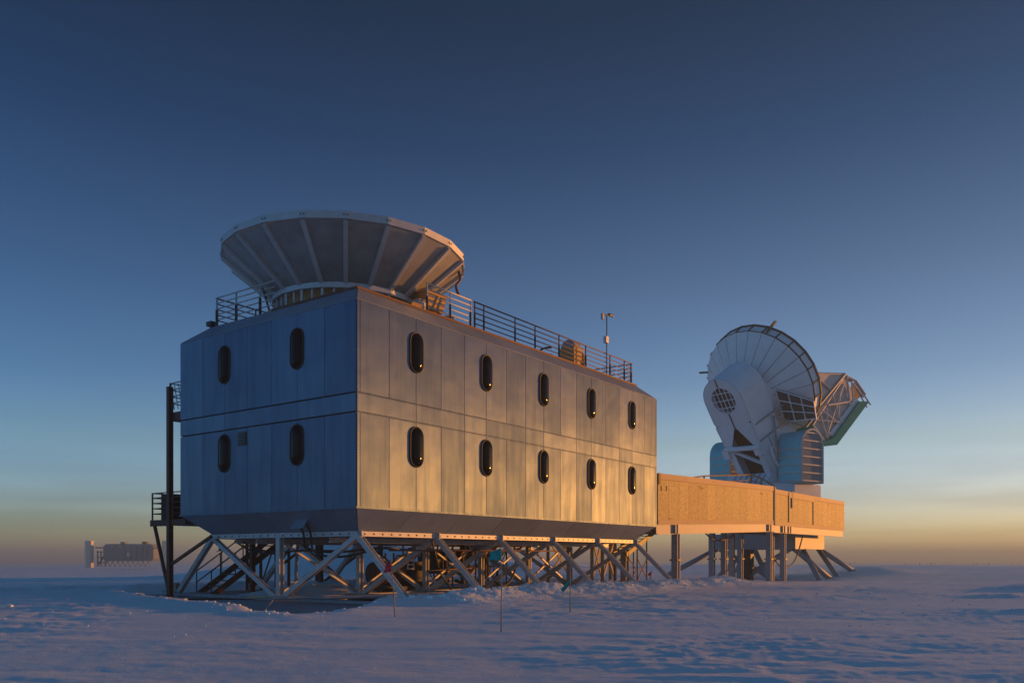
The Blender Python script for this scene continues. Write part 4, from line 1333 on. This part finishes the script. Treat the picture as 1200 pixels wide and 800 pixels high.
# lower back plate: gable, two legs and a sill round the dark opening
y0 = CT - 2.15
for pts, nm in (([(-CW, y0), (-CW * .93, 1.9), (-1.15, 1.9), (-.15, 3.6), (.15, 3.6), (.15, y0)], 'back_plate'),
                ([(CW, y0), (.15, y0), (.15, 3.6), (1.15, 1.9), (CW * .93, 1.9)], 'back_plate'),
                ([(-CW * .93, 1.9), (-CW * .8, LOW), (-1.0, -1.2), (-1.15, 1.9)], 'leg_plate'),
                ([(CW * .93, 1.9), (1.15, 1.9), (1.0, -1.2), (CW * .8, LOW)], 'leg_plate'),
                ([(-CW * .8, LOW), (CW * .8, LOW), (1.0, -1.2), (-1.0, -1.2)], 'sill_plate')):
    MB().slab([T(CBk, p[0] + bo, p[1]) for p in pts], .06).build(nm, M['telwhite'], tel)
MB().slab([T(CBk + 1.3, p[0] + bo, p[1]) for p in [(-1.7, 3.7), (1.7, 3.7), (1.6, -1.9), (-1.6, -1.9)]], .04).build('opening_back', M['mesh'], tel)
MB().tube([T(CBk - .1, -1.6 + bo, 1.85), T(CBk - .1, 1.7 + bo, 2.0)], .2, 10).build('cross_tube', M['telwhite'], tel)
MB().tube([T(CBk + .2, 1.2 + bo, 1.6), T(CBk + .5, -.9 + bo, .1)], .16, 10).build('diagonal_tube', M['telwhite'], tel)
MB().bar(T(CBk + .4, -1.0 + bo, .2), T(CBk + .4, -.9 + bo, -1.0), .28, .1).build('lamp_strip', M['yellow'], tel)
for s, bx_ in ((1, 1.75), (-1, -1.35)):
    MB().box(T(CBk - .1, bx_ + bo, 1.6), TBv * .6, TW * .75, TD * .3).build('bearing_box', M['telwhite'], tel)
MB().bar(T(CBk - .03, bo - .02, CT + GR + .05), T(CBk - .03, bo - .02, CT + CW - .02), .08, .05, TD).build('conduit', M['seam'], tel)
MB().bar(T(CBk - .03, bo - .02, 3.62), T(CBk - .03, bo - .02, CT - GR - .05), .08, .05, TD).build('conduit', M['seam'], tel)
# near side of the cabin: elevation frame, platform and grid window on the dish
MB().slab([T(-2.3, -2.0, 2.0), T(-2.3, -2.1, -1.8), T(1.2, -2.1, -1.8), T(2.0, -2.0, 1.6)][::-1], .06).build('elevation_plate', M['telwhite'], tel)
for a, b in (((-2.5, -2.05, 2.2), (2.4, -2.6, 2.2)), ((-2.3, -2.1, 3.6), (2.4, -2.6, 3.4)), ((-1.9, -2.1, -1.6), (-.2, -2.3, 3.2)), ((-.2, -2.3, 3.2), (2.3, -2.7, .8))):
    MB().bar(T(*a), T(*b), .1, .1).build('side_strut', M['galv'], tel)
# counterweight trough at the bottom
MB().hexa([H(-2.6, -2.0, 7.05), H(1.4, -2.0, 7.05), H(1.4, 2.4, 7.05), H(-2.6, 2.4, 7.05)], [H(-1.7, -2.0, 8.1), H(1.4, -2.0, 8.1), H(1.4, 2.4, 8.1), H(-1.7, 2.4, 8.1)]).build('counterweight_trough', M['telwhite'], tel)
for k in range(6):
    b = -1.5 + k * .6
    MB().bar(H(-2.62, b, 7.1), H(-1.75, b, 8.05), .06, .08).build('trough_rib', M['galv'], tel)
# grid window panel on the near lower part of the dish back
gq = [T(1.15, -2.45, 4.9), T(1.1, -2.2, 2.1), T(1.9, -4.4, 1.6), T(2.1, -4.6, 3.0)]
gw = MB().slab([q_ - TD * .1 for q_ in gq][::-1], .05).build('grid_window', M['mesh'], tel)
for i in range(4):
    t = i / 3
    MB().bar(gq[0].lerp(gq[3], t) - TD * .2, gq[1].lerp(gq[2], t) - TD * .2, .07, .07).build('grid_bar', M['telwhite'], gw)
    MB().bar(gq[0].lerp(gq[1], t) - TD * .22, gq[3].lerp(gq[2], t) - TD * .22, .07, .07).build('grid_bar', M['telwhite'], gw)

# arched blue housings on both ends of the elevation axis
def housing(b0, b1, near):
    hw = 1.3; z0, z1 = 7.15, 10.0
    prof_ = [(-hw, z0)] + [(-math.cos(math.pi * k / 12) * hw, z1 + math.sin(math.pi * k / 12) * hw) for k in range(13)] + [(hw, z0)]
    n = len(prof_)
    vs = [H(p[0], b0, p[1]) for p in prof_] + [H(p[0], b1, p[1]) for p in prof_]
    fs = [(i, i + 1, n + i + 1, n + i) for i in range(n - 1)] + [(n - 1, 0, n, 2 * n - 1)]
    hs = MB().add(vs, fs + [tuple(range(2 * n - 1, n - 1, -1))]).build('blue_housing', M['blue'], tel)
    MB().add([H(p[0], b0 + .02, p[1]) for p in prof_], [tuple(range(n - 1, -1, -1))]).build('end_mesh', M['endmesh'], hs)
    # white edge band round the arch
    MB().tube([H(p[0], b0 - .01, p[1]) for p in prof_], .1, 6).build('arch_band', M['white_rail'], hs)
    zr = [7.3 + .62 * k for k in range(7)]
    for z in zr:
        hwz = hw if z <= z1 else math.sqrt(max(.05, hw ** 2 - (z - z1) ** 2))
        MB().bar(H(-hwz, b0 - .03, z), H(hwz, b0 - .03, z), .05, .11).build('end_rib', M['white_rail'], hs)
        if z < z1 + .3:
            MB().bar(H(-hw - .02, b0 + .05, z), H(-hw - .02, b1 - .05, z), .05, .09).build('side_rib', M['white_rail'], hs)
            MB().bar(H(hw + .02, b0 + .05, z), H(hw + .02, b1 - .05, z), .05, .09).build('side_rib', M['white_rail'], hs)
    return hs


housing(-4.4, -2.25, True)
housing(2.6, 4.8, False)
# drive arc beside the near housing
MB().tube([T(-1.9 * math.cos(a), -2.2, -1.9 * math.sin(a) + .4) for a in [x * .22 - .5 for x in range(10)]], .16, 6).build('drive_arc', M['telwhite'], tel)
# octagonal base with green skirt, on a drum
vs = []; fs = []
bc = H(.7, .5, 0)
def oc(k, r, z):
    a = math.pi * 2 * (k + .5) / 8 + math.atan2(TA.y, TA.x)
    return Vector((bc.x + math.cos(a) * r, bc.y + math.sin(a) * r, z))
def octa(r, z0, z1, nm, m):
    MB().add([oc(k, r, z0) for k in range(8)] + [oc(k, r, z1) for k in range(8)],
             [(k, (k + 1) % 8, 8 + (k + 1) % 8, 8 + k) for k in range(8)] + [tuple(range(7, -1, -1)), tuple(range(8, 16))]).build(nm, m, tel)
octa(4.35, 6.15, 7.15, 'base_box', M['telwhite'])
octa(3.9, 5.6, 6.145, 'green_skirt', M['green'])
octa(3.4, 3.0, 5.595, 'base_drum', M['telwhite'])
# foundation box and splayed tubular legs
MB().uvbox(46.0, 53.6, 1.3, 8.0, 2.02, 3.2).build('foundation_box', M['galv'], tel)
for a, b in (((46.3, 7.6), (43.4, 11.2)), ((46.3, 7.4), (48.2, 3.0)), ((46.4, 1.8), (44.2, 5.6)), ((46.6, 1.6), (49.5, -.6)), ((53.2, 1.6), (55.3, -.9)), ((53.0, 1.6), (51.0, -.6)),
             ((53.2, 7.6), (56, 10)), ((46.3, 4.6), (43.8, 2.2)), ((46.5, 5.2), (47.0, 8.2)), ((48.5, 1.5), (46.8, -.4))):
    p = P(b[0], b[1]); g = gz(p.x, p.y) - .3
    MB().tube([P(a[0], a[1], 2.05), P(b[0], b[1], g)], .2, 12).build('splayed_leg', M['galv'], tel, smooth=True)
MB().uvbox(44.5, 45.2, 4.2, 4.9, -.6, 2.0).build('dark_column', M['darkmetal'], tel)
# sun-side sloping guard around the boom
def GP(px, py, b=-3.3): return on_plane(px, py, TO + TBv * b, TBv)
bt = 3.2                                   # far side offset
outl = [(949, 437), (990, 438), (1003, 446), (1013, 461), (990, 492), (968, 519), (952, 500)]
near = [GP(*p) for p in outl]
farp = [p + TBv * 5.0 for p in near]
n = len(near)
for i in range(n):
    j = (i + 1) % n
    if i in (0, 1, 4, 5):
        MB().slab([near[i], near[j], farp[j], farp[i]], .05).build('guard_sheet', M['green' if i in (4, 5) else 'telpink'], tel)
MB().slab([near[0], near[1], GP(958, 477)][::-1], .05).build('guard_sheet', M['telpink'], tel)
MB().slab([GP(990, 438, -3.1), GP(958, 477, -3.1), GP(952, 500, -3.1), GP(966, 517, -3.1), GP(1002, 470, -3.1)], .03).build('guard_lining', M['telpink'], tel)
MB().slab([GP(1002, 446, -2.2), GP(1013, 461, -2.2), GP(1002, 470, -2.2), GP(992, 462, -2.2)], .03).build('guard_lining', M['mesh'], tel)
for p_, q_, r_, m in (((949, 437), (990, 438), .09, 'telpink'), ((990, 438), (958, 477), .12, 'galv'), ((949, 437), (973, 457), .12, 'galv'), ((949, 437), (958, 477), .09, 'telpink'),
                      ((990, 440), (952, 498), .08, 'telpink'), ((992, 440), (996, 474), .1, 'telpink'), ((958, 477), (970, 514), .08, 'telpink'), ((975, 462), (984, 490), .08, 'telpink'),
                      ((970, 474), (995, 470), .12, 'telpink'), ((988, 452), (968, 512), .07, 'telpink'), ((962, 480), (983, 496), .08, 'telpink'), ((985, 455), (982, 490), .07, 'telpink'),
                      ((958, 492), (984, 494), .07, 'telpink'), ((968, 478), (972, 512), .07, 'telpink'), ((990, 440), (1003, 446), .08, 'telpink'), ((1003, 446), (1014, 462), .09, 'telpink'),
                      ((998, 446), (1000, 470), .08, 'telpink'), ((1003, 448), (1020, 474), .06, 'galv'), ((1000, 449), (1016, 477), .06, 'galv'), ((945, 500), (975, 462), .07, 'telpink'),
                      ((1000, 450), (1012, 465), .09, 'telpink'), ((952, 497), (968, 519), .08, 'telpink')):
    MB().tube([GP(*p_, -3.38), GP(*q_, -3.38)], r_, 6).build('boom_strut', M[m], tel)
# white fringe and green lower lip
MB().slab([GP(1003, 466, -3.3), GP(972, 508, -3.3), GP(977, 513, -3.3), GP(1008, 471, -3.3)][::-1], .1).build('fringe', M['telwhite'], tel)
lipn = [GP(1008, 470, -3.5), GP(1019, 470, -3.5), GP(990, 509, -3.5), GP(981, 521, -3.5), GP(964, 523, -3.5), GP(966, 517, -3.5), GP(977, 513, -3.5)]
m = MB(); k_ = len(lipn)
m.add(lipn + [p + TBv * 5.2 for p in lipn], [tuple(range(k_)), tuple(range(2 * k_ - 1, k_ - 1, -1))] + [(i, k_ + i, k_ + (i + 1) % k_, (i + 1) % k_) for i in range(k_)])
m.build('green_lip', M['green'], tel)
# handrail on the walkway roof in front of the telescope
hr = thing('walkway_handrail', P(34, 2.5, top1), 'thin yellow brown handrail above the walkway below the telescope', 'railing')
hp = [on_face(800, 561, 3.2), on_face(825, 557.5, 3.2), on_face(880, 556, 3.2), on_face(892, 560, 2.2), on_face(907, 569, .6)]
for a, b in zip(hp[:-1], hp[1:]):
    MB().tube([a, b], .05, 6).build('rail', M['yellow'], hr)
    MB().tube([a - ZV * .4, b - ZV * .4], .035, 6).build('rail', M['yellow'], hr)
for p in hp[1:]:
    MB().tube([p - ZV * 1.0, p], .06, 6).build('post', M['yellow'], hr)

# ------------------------------------------------------------------ marker flags
def flag(name_m, base, top, cloth, label, m):
    """base / top of the cane and cloth corner pixels, all at the base's depth"""
    x0, y0 = base
    Y = 14.0
    for _ in range(30):
        g = gz((x0 - 600) / F * Y, Y)
        Y = .5 * Y + .5 * F * (EH - g) / (y0 - HY)
    b = at(x0, y0, Y); t = at(*top, Y)
    root = thing('marker_flag', b, label, 'flag', 'marker flags on bamboo canes')
    MB().tube([b - ZV * .25, (b + t) / 2 + Vector((.01, 0, 0)), t], .013 * Y / 15 + .002, 6, r1=.009 * Y / 15).build('cane', M['bamboo'], root, smooth=True)
    nx, ny = 8, 6
    c = [at(*p, Y) for p in cloth]           # hoist top, hoist bottom, fly bottom, fly top
    vs = []; fs = []
    for side in (0, 1):
        for j in range(ny + 1):
            for i in range(nx + 1):
                s, r = i / nx, j / ny
                p = (c[0] * (1 - r) + c[1] * r) * (1 - s) + (c[3] * (1 - r) + c[2] * r) * s
                vs.append(p + Vector((0, (.05 * math.sin(s * 7 + r * 2) * s + .02 * math.sin(r * 9 + s * 3)) * Y / 15 + side * .006, 0)))
    q = (nx + 1) * (ny + 1)
    for side in (0, 1):
        for j in range(ny):
            for i in range(nx):
                a = side * q + j * (nx + 1) + i
                fs.append((a, a + 1, a + nx + 2, a + nx + 1) if side else (a, a + nx + 1, a + nx + 2, a + 1))
    MB().add(vs, fs).build('cloth', M[m], root, smooth=True)
    return root


flag('a', (463.5, 722), (457.5, 655), [(457.5, 656), (460.5, 669), (449, 671), (452, 661)], 'red marker flag on leaning cane before the long side legs', 'red_cloth')
flag('b', (587, 740), (587, 633), [(587, 642), (587, 657), (573, 655), (575, 646)], 'teal marker flag flying near the top of the tall cane', 'teal_cloth')
flag('c', (668, 717), (667.5, 652), [(667.5, 678), (667.5, 684), (660, 694), (657, 690)], 'teal marker flag hanging limp halfway down its cane', 'teal_cloth')
flag('d', (259.5, 677), (259.5, 638), [(259.5, 640), (259.5, 645), (253, 646.5), (257, 641)], 'small dark green flag beyond the blue short side, seen between legs', 'green_cloth')
flag('e', (762, 679.5), (763.5, 668), [(763.5, 669), (762.5, 674), (759.5, 674), (760.5, 671)], 'tiny red flag on the snow beyond the far end of the laboratory', 'red_cloth')
flag('f', (583, 690), (584, 661), [(584, 662), (584, 674), (580, 680), (581, 668)], 'blue marker flag hanging under the laboratory behind the tall cane', 'blue_cloth')

# ------------------------------------------------------------------ far station in the haze
FY = 300.0
fb = thing('far_laboratory', at(147, 663, FY), 'distant dark raised laboratory fading in the haze beside a lit tower', 'building')
def fbox(x0, x1, y0, y1, nm, m, parent=None, d0=0, d1=9.0, ch=0):
    a, b = at(x0, y1, FY), at(x1, y0, FY)
    o = MB()
    if ch:
        c = ch * FY / F
        pr = [(a.x, a.z + c), (a.x + c * .6, a.z), (b.x - c * .6, a.z), (b.x, a.z + c), (b.x, b.z - c), (b.x - c, b.z), (a.x + c, b.z), (a.x, b.z - c)]
        k = len(pr)
        o.add([(x, FY + d0, z) for x, z in pr] + [(x, FY + d1, z) for x, z in pr], [tuple(range(k)), tuple(range(2 * k - 1, k - 1, -1))] + [(i, k + i, k + (i + 1) % k, (i + 1) % k) for i in range(k)])
    else:
        o.hexa([(a.x, FY + d0, a.z), (b.x, FY + d0, a.z), (b.x, FY + d1, a.z), (a.x, FY + d1, a.z)], [(a.x, FY + d0, b.z), (b.x, FY + d0, b.z), (b.x, FY + d1, b.z), (a.x, FY + d1, b.z)])
    return o.build(nm, m, parent or fb)
fbox(121, 177, 637, 657, 'wall', M['farwall'], ch=3)
fbox(138, 143, 634.5, 637.2, 'roof_unit', M['farwall'], d0=2, d1=4)
fbox(163.5, 168.5, 634, 637.2, 'roof_unit', M['rust'], d0=2, d1=4)
fbox(149, 152.5, 647, 651.5, 'window', M['fartower'], d0=-.3, d1=-.02)
fbox(140, 141.5, 638.5, 640, 'window', M['fartower'], d0=-.3, d1=-.02)
fbox(131, 132.2, 639, 640, 'window', M['fartower'], d0=-.3, d1=-.02)
for x in (146, 153, 160, 167, 172):
    fbox(x, x + .8, 640, 655, 'wall_joint', M['mesh'], d0=-.2, d1=-.02)
for k in range(9):
    x = 123 + k * 6
    for s in (-1, 1):
        MB().bar(at(x, 657, FY) + Vector((0, 2, 0)), at(x + 3.2 * s, 664, FY) + Vector((0, 2, 0)), .25, .25).build('leg', M['galv'], fb)
for x in (112, 116, 121):
    fbox(x, x + 1, 645, 663.5, 'stair_post', M['mesh'], d0=1, d1=1.4)
for z in (646, 652, 658):
    fbox(111.5, 123, z, z + .8, 'stair_landing', M['mesh'], d0=1, d1=3)
MB().bar(at(111, 663, FY) + Vector((0, 2, 0)), at(122, 646, FY) + Vector((0, 2, 0)), .3, .5).build('stair_flight', M['mesh'], fb)
fbox(105, 121, 640.5, 642, 'boom', M['farwall'], d0=4, d1=5)
fbox(177, 187, 640.8, 641.8, 'boom', M['farwall'], d0=4, d1=5)


def tower(x0, x1, y0, y1, lb):
    a, b = at(x0, y1, FY), at(x1, y0, FY)
    root = thing('shield_tower', ((a.x + b.x) / 2, FY + 3, a.z), lb, 'tower', 'sheet towers beside the far laboratory')
    r = (b.x - a.x) / 2; cx = (a.x + b.x) / 2
    for k in range(8):
        a0, a1 = 2 * math.pi * k / 8, 2 * math.pi * (k + 1) / 8
        q = lambda t, z: (cx + math.cos(t) * r, FY + 3 + math.sin(t) * r, z)
        MB().slab([q(a0, a.z - .3), q(a1, a.z - .3), q(a1, b.z), q(a0, b.z)], .1, .03).build('sheet', M['fartower'], root)
    return root
tower(95, 104.5, 633, 664, 'tall pale tower with sunlit side before the far laboratory')
tower(186, 192.5, 633, 663, 'slim pale tower on the stair side of the hazy far laboratory')

# drums and cargo far out on the snow
spots = [(1002, 660, .9), (1061, 658.5, .8), (1078, 655.2, 1), (1087, 655.6, .7), (1091, 655, 1.1), (1095, 655.6, .8), (1141, 653, .8), (1145.5, 652.8, .9), (1159, 652.7, 1), (1186, 651.8, .7),
         (978, 656, .8), (985, 655.3, 1.1), (991, 655.6, .9), (972, 657.5, .7), (996, 657, .9), (146, 667.5, .5), (158, 667.6, .5), (167, 667.8, .4)]
for i, (px, py, s) in enumerate(spots):
    Ys = np.arange(60, 900, 1.0)
    hit = np.nonzero(EH + (HY - py) / F * Ys <= ground((px - 600) / F * Ys, Ys))[0]
    Y = float(Ys[hit[0]]) if len(hit) else 600.0
    px_m = Y / F
    p = Vector(((px - 600) / F * Y, Y, gz((px - 600) / F * Y, Y)))
    root = thing('fuel_drum', p, 'orange cargo drum far out on the snow' if i == 1 else ('tiny dark drum in the row before the hazy far laboratory' if px < 900 else 'tiny dark drum in the loose cluster beyond the telescope foundation legs' if px < 1010
     else 'tiny dark drum in the tight row beyond the orange drum' if px < 1100 else 'tiny dark drum in the sparse farthest line on the snow'), 'drum', 'drums far out on the snow')
    if i == 1: root['group'] = ''; del root['group']
    r = .85 * s * px_m; h = 1.9 * s * px_m
    MB().tube([p - ZV * .1, p + ZV * h], r, 10).build('barrel', M['orange'] if i == 1 else M['darkmetal'], root)
    MB().tube([p + ZV * h, p + ZV * (h + .1 * r)], r * .9, 10).build('lid', M['rust'], root)

# ------------------------------------------------------------------ ice haze over the plateau
hz = MB()
hx = 5200.0
hz.hexa([(-hx, -hx, -32), (hx, -hx, -32), (hx, hx, -32), (-hx, hx, -32)], [(-hx, -hx, 20.5), (hx, -hx, 20.5), (hx, hx, 20.5), (-hx, hx, 20.5)])
hm = bpy.data.materials.new('ice_haze'); hm.use_nodes = True
hn = hm.node_tree.nodes; hn.clear()
ho = hn.new('ShaderNodeOutputMaterial'); hv = hn.new('ShaderNodeVolumePrincipled')
hv.inputs['Color'].default_value = (.50, .76, 1.0, 1)
hv.inputs['Density'].default_value = 0.0013
hv.inputs['Anisotropy'].default_value = 0.2
hm.node_tree.links.new(hv.outputs[0], ho.inputs['Volume'])
hz.build('haze', hm, kind='stuff', label='thin ice haze hanging over the whole plateau', cat='haze')
